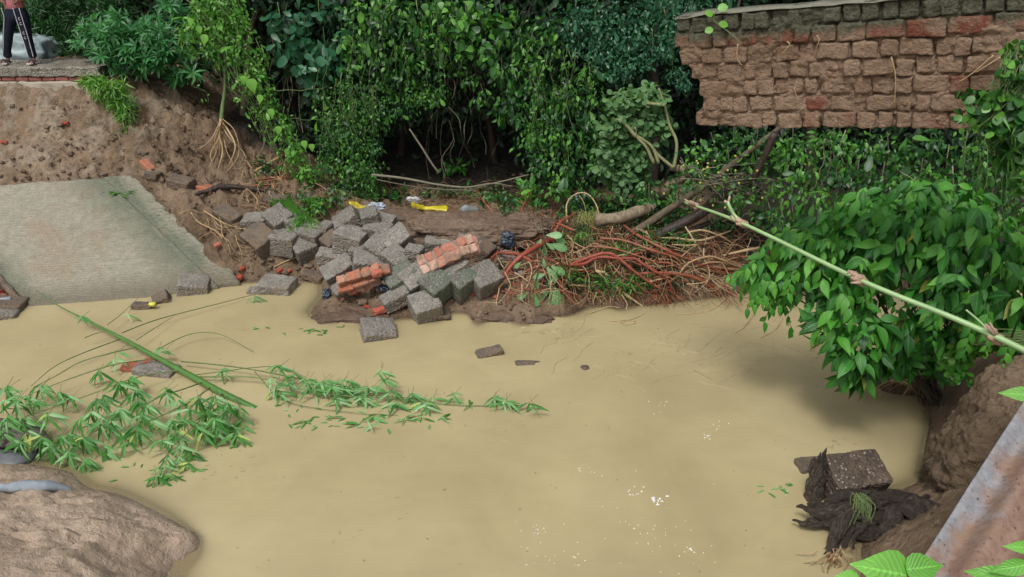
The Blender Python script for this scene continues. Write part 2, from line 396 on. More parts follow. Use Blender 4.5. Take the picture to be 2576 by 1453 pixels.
def mat_wood():
    t = NT('rotten stump wood'); co = t.co()
    mp = t.n('Mapping'); mp.inputs['Scale'].default_value = (2.2, 0.6, 0.6); t.l(co, mp.inputs['Vector'])
    mu = t.n('Mapping'); mu.inputs['Scale'].default_value = (1.6, 6.0, 4); t.l(t.attr('luv', 'Vector'), mu.inputs['Vector'])
    n = t.noise(3.0, 6, 0.7, mu.outputs[0], dist=.6); n2 = t.noise(9, 4, 0.6, co)
    col = t.ramp(n, [(0.32, (0.014, 0.011, 0.009)), (0.5, (0.055, 0.042, 0.033)), (0.66, (0.17, 0.135, 0.105))])
    col = t.mix(t.ramp(n2, [(0.55, 0.0), (0.7, 0.5)]), col, (0.10, 0.075, 0.055))
    return t.done(t.pbr(col, 0.55, t.bump(t.math('ADD', t.math('MULTIPLY', n, .7), t.math('ADD', n2, t.noise(30, 5, .7, co))), 1.0, 0.045), 0.5))
M_STUMP = mat_wood()
def mat_bamboo(name, g, n_):
    t = NT(name); co = t.co(); v = t.attr('var')
    col = t.ramp(v, [(0, n_), (0.5, g), (1, tuple(min(1, x * 1.5 + 0.03) for x in g))])
    col = t.mix(0.5, col, t.ramp(t.noise(9, 4, 0.6, co), [(0.3, 0.65), (0.7, 1.3)]), 'MULTIPLY')
    return t.done(t.pbr(col, 0.38, None, 0.5))
M_CULM = mat_bamboo('bamboo culm', (0.055, 0.15, 0.025), (0.22, 0.13, 0.07))
M_CULM2 = mat_bamboo('young bamboo culm', (0.19, 0.31, 0.125), (0.36, 0.25, 0.17))
def mat_plain(name, a, b, sc_=12, rough=0.6, spec=0.4, bs=0.3):
    t = NT(name); n = t.noise(sc_, 5, 0.65)
    return t.done(t.pbr(t.ramp(n, [(0.3, a), (0.7, b)]), rough, t.bump(n, bs, 0.01), spec))

# ------------------------------------------------------------------ terrain
LM = [  # (photo x, photo y, height) -> world
 # pond bed
 (300,860,-.30),(120,900,-.28),(0,880,-.25),(650,800,-.35),(760,760,-.22),(700,730,-.15),(560,790,-.4),(420,800,-.25),(800,950,-.6),(500,1050,-.5),(250,1050,-.45),(0,1000,-.3),
 (1150,900,-.5),(1400,900,-.5),(1750,880,-.55),(1650,830,-.3),(1288,1100,-.8),(900,1200,-.8),(700,1400,-.8),(1288,1440,-.8),(1800,1200,-.8),(1800,1440,-.8),(2000,1000,-.7),(2000,850,-.5),(2200,1100,-.5),(2150,1010,-.5),(1950,1330,-.5),(2030,1440,-.4),
 (-300,900,-.5),(-300,1050,-.4),(2250,820,-.35),(2450,830,-.3),(2700,800,-.3),
 (600,1300,-.4),(600,1400,-.4),(480,1280,-.25),(320,1220,-.3),(560,1440,-.45),(200,1130,-.3),(1020,850,-.2),(1250,860,-.25),(880,845,-.2),(1500,830,-.25),
 # far shore
 (620,712,0),(680,700,0),(760,695,0),(815,705,0),(812,745,0),(782,792,0),(830,814,0),(920,820,0),(1020,803,0),(1110,806,0),(1200,818,0),(1330,817,0),(1412,800,0),(1480,776,0),(1560,780,0),(1650,768,0),(1750,756,0),(1880,735,0),(1990,740,0),(2150,745,0),(2300,750,0),
 # rubble tongue
 (850,775,.08),(950,790,.09),(900,750,.12),(950,730,.16),(1060,740,.16),(1200,785,.1),(1300,790,.09),(1360,770,.14),(1280,745,.18),(1150,740,.18),(1250,700,.24),(1100,690,.24),(1000,690,.22),(880,700,.16),(830,670,.22),(760,660,.22),(700,660,.2),(650,670,.18),(650,630,.34),(720,600,.42),(800,610,.36),(900,610,.42),(1000,600,.45),
 (620,590,.48),(560,560,.62),(620,540,.62),(720,545,.58),(800,560,.5),(860,540,.52),(950,548,.52),
 # low mud ridge behind the blocks
 (1050,552,.62),(1150,546,.66),(1250,548,.68),(1340,560,.64),(1200,575,.60),(1300,585,.56),(1080,580,.55),(1180,612,.38),(1320,615,.38),(1400,640,.34),(1400,570,.5),
 # root bank
 (1480,740,.12),(1480,690,.3),(1500,640,.42),(1600,740,.1),(1620,700,.28),(1650,650,.42),(1750,720,.14),(1740,680,.32),(1780,640,.42),(1880,700,.15),(1880,650,.32),(1600,600,.5),(1750,590,.48),(1900,600,.4),
 # mud cliff on the left
 (350,465,.98),(400,470,.95),(470,480,.88),(540,500,.8),(620,510,.72),(700,515,.66),(460,530,.78),(520,590,.56),(570,640,.38),(600,680,.16),
 (780,520,.62),(850,520,.56),
]
LW = []   # world landmarks
def L3(px, py, Y): LW.append(tuple(D(px, py, Y)))
for px in (-400, -200, 0, 130, 230): L3(px, 236, 11.55); L3(px, 300, 11.25); L3(px, 380, 10.95); L3(px, 452, 10.62)
for a in [(340,236,11.7),(450,268,11.8),(540,315,11.8),(620,347,11.9),(720,385,11.9),(800,450,11.6),(880,500,11.3),
          (340,320,11.3),(430,350,11.3),(520,400,11.2),(600,420,11.3),(680,450,11.3),(370,400,10.95),(460,430,10.95),(1000,525,11.4),(1200,515,11.6),(1400,520,11.6)]: L3(*a)
SLA, SLB, SLC, SLD = Wz(75, 772, -0.02), Wz(600, 704, 0.06), D(330, 447, 10.62), D(-190, 486, 10.3)
def slab_pt(u, v):   # u across (left to right), v up the slope
    return (SLA * (1 - u) + SLB * u) * (1 - v) + (SLD * (1 - u) + SLC * u) * v
for u in np.linspace(-0.6, 0.99, 8):
    for v in (0.0, 0.33, 0.66, 0.95):
        p = slab_pt(u, v); LW.append((p[0], p[1], p[2] - 0.2))
for u in (-1.2, 0, 0.7):
    p = slab_pt(u, -0.25); LW.append((p[0], p[1], -0.35))
for X, Y, z in [(-9,12.6,2.2),(-6.5,12.4,2.2),(-5.2,12.6,2.15),(-4.7,12.7,1.7),(-3.9,12.8,1.0),(-9,14.5,2.6),(-6,14.5,2.5),(-3,14,.8),(-2.5,12.6,.8),(0,13,.6),(2,13,.6),(0,14.5,.7),(3,14.5,.7),(6,14,.7),(4,12,.6),(6,12,.7),(-1,16,.8),(3,16,.8),(7,16,.8),
                (-9,16.5,4),(-3.5,17,2.5),(0,18.5,1.2),(4,18.5,1.0),(8,18.5,1.0),(0,23,5),(6,23,5),(12,20,4),(-30,30,9),(0,30,9),(30,30,9),(-15,12,2.4),(-30,14,3),(30,14,2.5),
                (-14,7,-.5),(-14,5,-.4),(-30,6,-.5),(7,9.5,-.3),(7,7.5,-.4),(14,8.5,-.5),(30,8.5,-.5),(9,11,.5),(14,11.5,1),
                (0,3.6,-.5),(1.2,3.6,-.5),(-1.2,3.6,-.4),(0,2.6,.5),(-2.5,2.6,.7),(2.2,2.6,.6),(0,1.2,2.2),(-3,1.2,2.2),(3,1.2,2.2),(0,0,2.6),(-4,-1,2.7),(4,0,2.7),(0,-6,2.8),(-30,-10,3),(30,-10,3),(0,-30,3),(-30,0,2.5),
                (5.2,3.6,2.4),(6.2,4.6,3.0),(8,5,3),(6.5,3,3),(30,2,3),(5.0,2.2,2.5),(-6,3.5,.8),(-5,2,1.6),(-9,3,1.2)]: LW.append((X, Y, z))
LM += [ # near left mud mass
 (-200,1160,.1),(0,1168,.05),(110,1174,.0),(190,1192,0),(222,1228,0),(290,1240,0),(400,1290,0),(512,1345,0),(492,1400,0),(440,1453,0),
 (0,1230,.2),(100,1215,.16),(120,1260,.3),(0,1330,.48),(150,1340,.46),(250,1300,.3),(350,1330,.25),(420,1360,.14),(300,1400,.34),(380,1430,.2),(150,1440,.55),(0,1440,.62),(-250,1350,.6),
 # near right shore
 (2235,960,.02),(2330,1010,.02),(2260,985,-.1),(2420,950,.3),(2330,930,.15),(2500,900,.6),(2400,880,.12),(2520,860,.2),(2310,1215,0),(2250,1235,.0),(2290,1300,.12),(2340,1280,.35),(2230,1345,.12),(2180,1420,.02),(2270,1420,.25),(2130,1330,-.1),(2330,1390,.4),(2450,1300,.7),(2576,1250,.9),(2100,1400,-.15)]
PTS = np.array([tuple(Wz(a, b, c)) for a, b, c in LM] + LW)
_k = len(PTS); _r = np.sqrt(((PTS[:, None, :2] - PTS[None, :, :2]) ** 2).sum(-1) + 0.01)
_A = np.zeros((_k + 1, _k + 1)); _A[:_k, :_k] = _r + np.eye(_k) * -0.02; _A[:_k, _k] = 1; _A[_k, :_k] = 1
_w = np.linalg.solve(_A, np.append(PTS[:, 2], 0))
def H(xy):
    xy = np.atleast_2d(xy)[:, :2]; out = np.zeros(len(xy))
    for s in range(0, len(xy), 20000):
        q = xy[s:s + 20000]; r = np.sqrt(((q[:, None] - PTS[None, :, :2]) ** 2).sum(-1) + 0.01)
        out[s:s + 20000] = r @ _w[:_k] + _w[_k]
    return out
_gx = np.arange(-9.5, 9.5, 0.05); _gy = np.arange(2.0, 19.0, 0.05)
_gh = H(np.stack(np.meshgrid(_gx, _gy), -1).reshape(-1, 2)).reshape(len(_gy), len(_gx))
def Hq(P):
    x = np.clip((P[:, 0] + 9.5) / .05, 0, len(_gx) - 1.001); y = np.clip((P[:, 1] - 2.0) / .05, 0, len(_gy) - 1.001)
    i = x.astype(int); j = y.astype(int); fx = x - i; fy = y - j
    return (_gh[j, i] * (1 - fx) + _gh[j, i + 1] * fx) * (1 - fy) + (_gh[j + 1, i] * (1 - fx) + _gh[j + 1, i + 1] * fx) * fy
def G(px, py, c=0.0, floor=-5):
    d = ray(px, py); t = np.linspace(3.2, 18, 260) / d[1]
    P = np.array([0, 0, CH]) + d[None] * t[:, None]
    hh = np.maximum(Hq(P), floor) + c; i = np.argmax(P[:, 2] < hh)
    if i == 0: i = len(P) - 1
    a, b = P[i - 1], P[i]; fa, fb = a[2] - hh[i - 1], b[2] - hh[i]
    k = fa / (fa - fb) if abs(fa - fb) > 1e-9 else 0
    return a + (b - a) * np.clip(k, 0, 1)
def axis_(lo, hi, st, far):
    m = np.arange(lo, hi + 1e-6, st); g = st; L = [lo]; R = [hi]
    while R[-1] < far: g *= 1.22; R.append(R[-1] + g); L.append(L[-1] - g)
    return np.concatenate([np.array(L[1:])[::-1], m, np.array(R[1:])])
def grid(xs, ys):
    X, Y = np.meshgrid(xs, ys); nx, ny = len(xs), len(ys)
    i = np.arange(ny - 1)[:, None] * nx; j = np.arange(nx - 1)[None]
    return np.stack([X.ravel(), Y.ravel()], 1), np.stack([i + j, i + j + 1, i + nx + j + 1, i + nx + j], -1).reshape(-1, 4)
xy, Q = grid(axis_(-8.2, 6.2, 0.03, 55), axis_(3.2, 14.2, 0.03, 55))
z = H(xy)
# detail: clods, cracks, erosion
p3 = np.stack([xy[:, 0], xy[:, 1], z], 1)
land = np.clip((z + 0.1) / 0.3, 0, 1)
cliff = np.exp(-(((xy[:, 0] + 4.3) / 2.6) ** 2 + ((xy[:, 1] - 11.2) / 1.0) ** 2))
n1 = fbm(p3 * 2.2, 3, 4); n2 = fbm(p3 * 9, 8, 4, 0.6); rid = 1 - np.abs(fbm(p3 * 5 + 4, 21, 3)) * 2
near = np.clip((6.5 - xy[:, 1]) / 1.5, 0, 1) * np.clip((-xy[:, 0] - 0.5), 0, 1)
n3 = fbm(p3 * 22, 15, 3, 0.6); crk = np.clip(1 - np.abs(fbm(p3 * 3.1 + 9, 33, 3)) * 9, 0, 1)
az = land * (0.030 * n1 + 0.024 * n2 * (1 - 0.3 * near) + 0.014 * n3 * (1 - 0.45 * near) + 0.02 * np.clip(rid, 0, 1) - (0.022 + .012 * near) * crk) + cliff * (0.13 * n1 + 0.075 * n2 + .02 * n3 + .05 * np.clip(rid, -1, 1))
# keep the shoreline close to where it is
az *= np.clip(np.abs(z) / 0.12 + 0.35, 0, 1)
fade = np.clip((np.abs(xy[:, 0]) - 9) / 4, 0, 1)
zz = z + az * (1 - fade)
def in_slab(xy, e=0.0):
    xy = xy[:, :2]
    a, b, c, d = (p[:2] for p in (SLA, SLB, SLC, SLD)); r = np.ones(len(xy), bool)
    for p, q in ((a, b), (b, c), (c, d)):
        n = np.array([-(q - p)[1], (q - p)[0]]); n /= np.linalg.norm(n); r &= ((xy - p) @ n) > e
    return r
isl = in_slab(xy, 0.02)
zz[isl] = np.minimum(zz[isl], z[isl] - 0.0)
rim = in_slab(xy, -0.14) & ~isl & (z > .03) & (xy[:, 0] > SLD[0])
zz[rim] = np.minimum(zz[rim], z[rim] + .01 * n1[rim]) - .10
# washed out scoop and step in the near left mud mass
def dent(px, py, rx, ry, dep, rz=0):
    global zz
    c = Wz(px, py, 0.25); dd = xy - c[:2]; a = math.radians(rz); u = dd[:, 0] * math.cos(a) + dd[:, 1] * math.sin(a); v = -dd[:, 0] * math.sin(a) + dd[:, 1] * math.cos(a)
    r = (u / rx) ** 2 + (v / ry) ** 2 + 0.25 * n1; zz = zz - dep * np.clip(1.15 - r, 0, 1) ** 0.35 * (r < 1.15)
dent(400, 1410, 0.42, 0.3, 0.075, 20)
dent(60, 1300, 0.45, 0.05, 0.05, 25); dent(330, 1290, 0.3, 0.04, 0.03, -20)
for a_ in [(190,1275,.2,.03,.03,50),(120,1385,.3,.03,.035,10),(260,1380,.16,.1,.03,0),(420,1345,.14,.03,.03,-30),(60,1420,.2,.03,.03,-15),(230,1330,.3,.025,.03,15),(330,1440,.15,.05,.03,0)]: dent(*a_)
mb = MB(); mb.add(np.stack([xy[:, 0], xy[:, 1], zz], 1), Q, None, np.clip(near, 0, 1))
def mat_ground():
    t = NT('wet earth'); co = t.n('NewGeometry').outputs['Position']
    n1 = t.noise(1.1, 4, 0.6, co); n2 = t.noise(8, 6, 0.7, co); n3 = t.noise(34, 5, 0.7, co); n4 = t.noise(2.6, 5, 0.65, co)
    col = t.ramp(n1, [(0.35, (0.165, 0.108, 0.064)), (0.5, (0.225, 0.155, 0.096)), (0.66, (0.285, 0.205, 0.135))])
    col = t.mix(t.attr('var'), col, t.ramp(n1, [(0.35, (0.37, 0.28, 0.20)), (0.66, (0.48, 0.375, 0.28))]))
    col = t.mix(t.math('SUBTRACT', .65, t.math('MULTIPLY', t.attr('var'), .35)), col, t.ramp(n2, [(0.3, 0.5), (0.7, 1.3)]), 'MULTIPLY')
    col = t.mix(0.3, col, t.ramp(n3, [(0.3, 0.55), (0.7, 1.25)]), 'MULTIPLY')
    sx = t.n('SeparateXYZ'); t.l(co, sx.inputs[0])
    # dried pale crust patches on the left bank, orange clay
    lx = t.math('MULTIPLY', t.math('SUBTRACT', -4.6, sx.outputs[0]), 1.2, True)
    hi = t.math('MULTIPLY', t.math('SUBTRACT', sx.outputs[2], 0.95), 4.0, True)
    m = t.math('MULTIPLY', t.math('MULTIPLY', lx, hi), t.ramp(n4, [(0.48, 0.0), (0.58, 1.0)]))
    col = t.mix(t.math('MULTIPLY', m, 0.55), col, t.mix(1.0, (0.40, 0.34, 0.255), t.ramp(n2, [(0.3, 0.55), (0.7, 1.2)]), 'MULTIPLY'))
    m2 = t.math('MULTIPLY', t.math('MULTIPLY', lx, hi), t.ramp(t.noise(1.7, 4, 0.6, co), [(0.56, 0.0), (0.66, 0.7)]))
    col = t.mix(m2, col, (0.27, 0.16, 0.085))
    # leaf mould floor, darkened to near-black to paint the shade of the hollows
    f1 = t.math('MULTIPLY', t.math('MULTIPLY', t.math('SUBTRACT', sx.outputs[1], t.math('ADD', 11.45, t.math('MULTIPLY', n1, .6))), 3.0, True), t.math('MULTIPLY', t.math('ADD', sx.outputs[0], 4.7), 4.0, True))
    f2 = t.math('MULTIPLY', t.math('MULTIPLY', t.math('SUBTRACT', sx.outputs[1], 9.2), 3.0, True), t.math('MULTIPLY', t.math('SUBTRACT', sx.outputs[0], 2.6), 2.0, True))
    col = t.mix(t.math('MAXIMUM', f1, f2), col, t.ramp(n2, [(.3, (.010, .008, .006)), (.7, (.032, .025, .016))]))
    wet = t.math('MULTIPLY', t.math('SUBTRACT', 0.09, sx.outputs[2]), 10.0, True)
    col = t.mix(wet, col, t.mix(1.0, col, (0.62, 0.62, 0.62), 'MULTIPLY'))
    rr = t.math('SUBTRACT', t.math('ADD', t.math('MULTIPLY', n2, 0.35), 0.48), t.math('MULTIPLY', wet, 0.22))
    h = t.math('ADD', t.math('MULTIPLY', n2, 1.3), t.math('MULTIPLY', n3, 0.4)); h = t.math('ADD', h, t.math('MULTIPLY', t.voro(14, co=co), 0.3)); h = t.math('MULTIPLY', h, t.math('SUBTRACT', 1.0, t.math('MULTIPLY', t.attr('var'), .4)))
    return t.done(t.pbr(col, rr, t.bump(h, 1.0, 0.06), 0.4))
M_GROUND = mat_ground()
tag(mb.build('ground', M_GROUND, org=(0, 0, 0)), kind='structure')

# ------------------------------------------------------------------ water
xy, Q = grid(axis_(-8.2, 6.4, 0.06, 50), axis_(3.2, 12.0, 0.06, 6))
dep = -H(xy)
for (px, py, rx, ry, d) in [(1170, 940, .5, .12, .2), (350, 925, .5, .25, .18), (560, 760, .6, .25, .1)]:
    c = Wz(px, py, 0); r = ((xy[:, 0] - c[0]) / rx) ** 2 + ((xy[:, 1] - c[1]) / ry) ** 2; dep = dep - d * np.exp(-r)
dep = np.where(np.abs(xy[:, 0]) > 7.6, 1.0, dep)
sl_d = np.full(len(xy), 9.0)
mb = MB(); mb.add(np.stack([xy[:, 0], xy[:, 1], np.zeros(len(xy))], 1), Q, None, dep)
def mat_water():
    t = NT('silty water'); co = t.n('NewGeometry').outputs['Position']
    n1 = t.noise(0.55, 4, 0.55, co); n2 = t.noise(0.9, 5, 0.6, co, dist=1.0)
    col = t.ramp(n1, [(0.3, (0.335, 0.28, 0.155)), (0.55, (0.40, 0.337, 0.19)), (0.75, (0.445, 0.378, 0.222))])
    col = t.mix(0.35, col, t.ramp(n2, [(0.35, 0.82), (0.65, 1.1)]), 'MULTIPLY')
    mpw = t.n('Mapping'); mpw.inputs['Scale'].default_value = (.5, 1.6, 1); mpw.inputs['Rotation'].default_value = (0, 0, .5); t.l(co, mpw.inputs['Vector'])
    col = t.mix(0.18, col, t.ramp(t.noise(2.2, 6, 0.7, mpw.outputs[0], dist=1.5), [(0.35, 0.86), (0.5, 1.0), (0.68, 1.1)]), 'MULTIPLY')
    d = t.attr('var')
    op = t.math('SUBTRACT', 1.0, t.math('POWER', 2.718, t.math('MULTIPLY', t.math('MAXIMUM', d, 0.0), -16.0)))
    op = t.math('MAXIMUM', op, 0.45)
    b = t.bump(t.noise(3.0, 3, 0.5, co), 0.07, 0.04)
    b = t.bump(t.noise(16, 2, 0.5, co), 0.05, 0.01, b)
    p = t.pbr(col, 0.5, None, 0.0)
    gl = t.n('BsdfGlossy'); gl.inputs['Roughness'].default_value = 0.035; gl.inputs['Color'].default_value = (1, 1, 1, 1); t.l(b, gl.inputs['Normal'])
    fr = t.n('Fresnel'); fr.inputs[0].default_value = 1.33; t.l(b, fr.inputs['Normal'])
    tr = t.n('BsdfTransparent'); tr.inputs[0].default_value = (0.85, 0.75, 0.52, 1)
    m1 = t.n('MixShader'); t.l(op, m1.inputs[0]); t.l(tr.outputs[0], m1.inputs[1]); t.l(p, m1.inputs[2])
    m2 = t.n('MixShader'); t.l(fr.outputs[0], m2.inputs[0]); t.l(m1.outputs[0], m2.inputs[1]); t.l(gl.outputs[0], m2.inputs[2])
    return t.done(m2.outputs[0])
tag(mb.build('water', mat_water(), org=(0, 0, 0)), kind='structure')
# ------------------------------------------------------------------ concrete revetment slab on the left bank
def mat_slab():
    t = NT('stained revetment concrete'); u = t.n('SeparateXYZ'); uv = t.attr('luv', 'Vector'); t.l(uv, u.inputs[0]); co = t.co()
    n1 = t.noise(1.6, 5, 0.65, co); n2 = t.noise(12, 5, 0.7, co); n3 = t.noise(60, 4, 0.7, co)
    col = t.ramp(n2, [(0.3, (0.28, 0.262, 0.20)), (0.7, (0.41, 0.385, 0.30))])
    edge = t.ramp(t.math('ADD', u.outputs[0], t.math('MULTIPLY', t.math('SUBTRACT', n1, 0.5), 0.35)), [(0.0, 0.75), (0.14, 0.0), (0.62, 0.0), (0.84, 0.75), (0.93, 0.2), (1.0, 0.1)])
    col = t.mix(edge, col, (0.105, 0.135, 0.09))
    col = t.mix(t.ramp(n1, [(0.52, 0.0), (0.7, 0.5)]), col, (0.33, 0.23, 0.15))
    lowm = t.ramp(u.outputs[1], [(0.0, 0.85), (0.16, 0.0)])
    col = t.mix(lowm, col, (0.2, 0.175, 0.125))
    # broomed grooves across the slab
    wv = t.n('TexWave', wave_type='BANDS', bands_direction='Y'); wv.inputs['Scale'].default_value = 11; wv.inputs['Distortion'].default_value = 5; wv.inputs['Detail'].default_value = 3; wv.inputs['Detail Scale'].default_value = 2.5
    mp = t.n('Mapping'); mp.inputs['Scale'].default_value = (2.2, 1.9, 1); mp.inputs['Rotation'].default_value = (0, 0, 0.25); t.l(uv, mp.inputs['Vector']); t.l(mp.outputs[0], wv.inputs['Vector'])
    col = t.mix(0.13, col, t.ramp(wv.outputs['Fac'], [(0.1, 0.5), (0.8, 1.3)]), 'MULTIPLY')
    col = t.mix(0.45, col, t.ramp(n3, [(0.32, 0.55), (0.66, 1.25)]), 'MULTIPLY')
    h = t.math('ADD', t.math('MULTIPLY', wv.outputs['Fac'], 0.5), t.math('ADD', n3, n2))
    rr = t.math('SUBTRACT', 0.75, t.math('MULTIPLY', lowm, 0.5))
    return t.done(t.pbr(col, rr, t.bump(h, 0.9, 0.02), 0.4))
M_SLAB = mat_slab()
nrm = unit(np.cross(slab_pt(1, 0) - slab_pt(0, 0), slab_pt(0, 1) - slab_pt(0, 0)))
def slab_mesh(u0, u1, v0, v1, nu, nv, off, th, amp, seed=1, wob=0.0):
    us = np.linspace(u0, u1, nu); vs = np.linspace(v0, v1, nv)
    U, V = np.meshgrid(us, vs); U = U.ravel(); V = V.ravel()
    W = V[:, None] * 0 + 1
    P = (SLA * (1 - U[:, None]) + SLB * U[:, None]) * (1 - V[:, None]) + (SLD * (1 - U[:, None]) + SLC * U[:, None]) * V[:, None]
    e = np.minimum(np.minimum(U - u0, u1 - U) / (u1 - u0), np.minimum(V - v0, v1 - V) / (v1 - v0))
    P = P + vnoise3(P * 6, 31, 2) * wob * (e < 0.002)[:, None]
    top = P + nrm * (off + amp * fbm(P * 14, seed, 4, 0.7) + amp * 1.5 * fbm(P * 2, seed + 3, 2))[:, None]
    bot = P + nrm * (off - th)
    uv = np.stack([U, V, 0 * U], 1); n = len(U)
    i = np.arange(nv - 1)[:, None] * nu; j = np.arange(nu - 1)[None]
    Q = np.stack([i + j, i + j + 1, i + nu + j + 1, i + nu + j], -1).reshape(-1, 4)
    S = []
    for k in range(nu - 1):
        a = (nv - 1) * nu + k
        S += [(k + n, k + 1 + n, k + 1, k), (a, a + 1, a + 1 + n, a + n)]
    for k in range(nv - 1):
        a = k * nu; b = a + nu - 1
        S += [(a, a + nu, a + nu + n, a + n), (b + n, b + nu + n, b + nu, b)]
    return np.vstack([top, bot]), np.vstack([Q, Q[:, ::-1] + n, S]), np.vstack([uv, uv])
e = thing('concrete_slab', 'large sloping grey green concrete revetment slab running down into the muddy water on the left', 'slab', SLA)
mb = MB(); V, Q, U = slab_mesh(0, 0.87, -0.06, 1, 120, 120, 0.035, 0.17, 0.004, 1, 0.012); mb.add(V, Q, None, 0.5, U); mb.build('slab_panel', M_SLAB, e)
mb = MB()
for k in range(34):
    v0 = -0.04 + k * 1.035 / 34
    V, Q, U = slab_mesh(0.871, 1.0 + .012 * float(vn(np.array([[k * .6, 0, 0]]))[0]), v0 - .0005, v0 + 1.035 / 34 + 0.0012, 10, 6, 0.05 + .002 * (k % 2) + rs.uniform(-.001, .001), 0.19, 0.004, 5, 0.004)
    U[:, 0] = 0.83 + (U[:, 0] - .87) * 1.3; mb.add(V, Q, None, 0.5, U)
mb.build('edge_kerb', M_SLAB, e)
# broken masonry edge at far left of the slab
e = thing('broken_brick_edging', 'strip of broken red brick edging at the far left end of the sloping slab', 'brick edging', Wz(30, 740, 0))
mb = MB()
pa, pb = slab_pt(-0.02, 0.0), slab_pt(-0.02, 0.45)
tube(mb, [pa + nrm * .0, (pa + pb) / 2 + nrm * 0.015, pb + nrm * .02], 0.045, 8, 0.1, 0.012); mb.build('concrete_lip', M_CONM, e)
mb = MB()
for k in range(9):
    p = slab_pt(-0.07 - rs.rand() * 0.07, 0.03 + k * 0.035); rbox(mb, p + np.array([0, 0, 0.02 + rs.rand() * .03]), (0.2, 0.1, 0.07), rot(rs.uniform(-25, 25), rs.uniform(-20, 20), rs.uniform(0, 180)), 5, 0.015, 0.012, 12, seed=k, var=rs.rand())
mb.build('bricks', M_BRKR, e)
mb = MB(); tube(mb, [Wz(-40, 762, .08), Wz(28, 752, .1)], 0.028, 12, smooth=False)
tag(mb.build('pipe', mat_plain('grey plastic pipe', (.3, .33, .36), (.4, .43, .46), 20, .4)), 'short grey plastic pipe lying on broken red bricks at the far left water edge', 'pipe')

# ------------------------------------------------------------------ retaining wall the child stands on
e = thing('retaining_wall', 'aggregate concrete path edge over a red brick course on top of the left mud bank', 'wall', (-8, 11.8, 1.9))
def beam(name, x0, x1, y0, y1, z0, z1, mat, seed, amp=0.012, n=(90, 6, 6), split=None, ragged=0.06):
    mb = MB()
    segs = split or [(x0, x1)]
    for k, (a, b) in enumerate(segs):
        q, Q = cube(24); h = np.array([b - a, y1 - y0, z1 - z0]) / 2
        p = q * h; r = 0.02; inn = np.clip(p, -(h - r), h - r); p = inn + unit(p - inn) * r
        p = p + np.array([(a + b) / 2, (y0 + y1) / 2, (z0 + z1) / 2])
        p = p + vnoise3(p * 12, seed, 3) * amp
        if k == len(segs) - 1: p[:, 0] += fbm(p * 5, seed + 3, 3) * ragged * (q[:, 0] > 0.9)
        mb.add(p, Q, None, rs.rand())
    return mb.build(name, mat, e)
def xr(px, py, Y): return D(px, py, Y)[0]
zt, z1_, z2_, z3_ = D(100, 168, 11.75)[2], D(100, 195, 11.7)[2], D(100, 207, 11.68)[2], D(100, 236, 11.6)[2]
xe = xr(240, 180, 11.7)
beam('path_edge', -11, xe, 11.7, 12.5, z1_ + .003, zt, M_GRAV, 3, 0.014, split=[(-11, -8.4), (-8.4, -7.2), (-7.2, xe)], ragged=.12)
xb = xr(205, 200, 11.7); nb = 9
beam('brick_course', -11, xb, 11.72, 12.3, z2_ + .003, z1_, mat_plain('mauve red brick', (.2, .07, .055), (.3, .12, .095), 25, .85), 5, 0.006, split=[(-11 + k * (xb + 11) / 24, -11 + (k + .97) * (xb + 11) / 24) for k in range(24)])
xb = xr(206, 220, 11.7)
beam('plinth', -11, xb, 11.66, 12.2, z3_ - .1, z2_, mat_plain('pale cement plinth', (.27, .235, .18), (.40, .36, .285), 9, .85), 7, 0.01, split=[(-11, -8.35), (-8.34, -7.25), (-7.24, xb)])
for k in range(4):   # tiny red brick stubs in the bank
    px, py = [(165, 310), (10, 358), (235, 183), (118, 500)][k]
    if k == 3: continue
    mb = MB(); lump(mb, G(px, py, .0) if k != 2 else D(px, py, 11.75), (0.045, 0.03, 0.025), None, 8, 0.25, 3, k, var=0.4)
    tag(mb.build('brick_stub', M_BRKR), ['red brick stub poking out just below the pale plinth', 'crumbled red brick bit in the bank at the far left edge', 'rounded red brick lump at the broken right end of the path edge'][k], 'brick')

# ------------------------------------------------------------------ child standing on the path edge, hands on hips
def skin(name, pts, edges, rad, mat, parent, sub=2, root=0):
    me = bpy.data.meshes.new(name); o0 = ORG[parent.name]
    me.from_pydata([tuple(np.array(p) - o0) for p in pts], edges, [])
    o = bpy.data.objects.new(name, me); sc.collection.objects.link(o); o.parent = parent; ORG[o.name] = o0
    m = o.modifiers.new('skin', 'SKIN'); m.use_smooth_shade = True
    for i, r in enumerate(rad):
        sv = me.skin_vertices[0].data[i]; sv.radius = (r, r) if np.isscalar(r) else r; sv.use_root = (i == root)
    s = o.modifiers.new('sub', 'SUBSURF'); s.levels = sub; s.render_levels = sub
    me.materials.append(mat); return o
YP = 11.95
def pp(px, py, dy=0.0): return D(px, py, YP + dy)
feet = [pp(25, 162), pp(88, 162)]
zf = zt + 0.01
e = thing('person', 'child in pink checked shirt and navy striped trousers, hands on hips, on the path edge', 'person', (pp(55, 160)[0], YP, zf))
skinm = mat_plain('skin', (.20, .105, .065), (.25, .13, .085), 6, .55, .4, .05)
S = mpp(pp(50, 100))
cx = pp(47, 60)[0]
def q(x, z, y=0.0): return np.array([cx + x, YP + y, zf + z])       # x to the right, z up from the path
HT = 1.50
xl, xr_ = feet[0][0] - cx, feet[1][0] - cx
pts = [q(0, .80), q(0, .95), q(0, 1.10), q(0, 1.22), q(0, 1.28), q(0, 1.34, -.01), q(0, 1.41, -.02), q(0, 1.47, -.01)]
ed = [(0, 1), (1, 2), (2, 3), (3, 4), (4, 5), (5, 6), (6, 7)]
rad = [(.115, .085), (.10, .075), (.12, .08), (.10, .065), .042, .065, .082, .06]
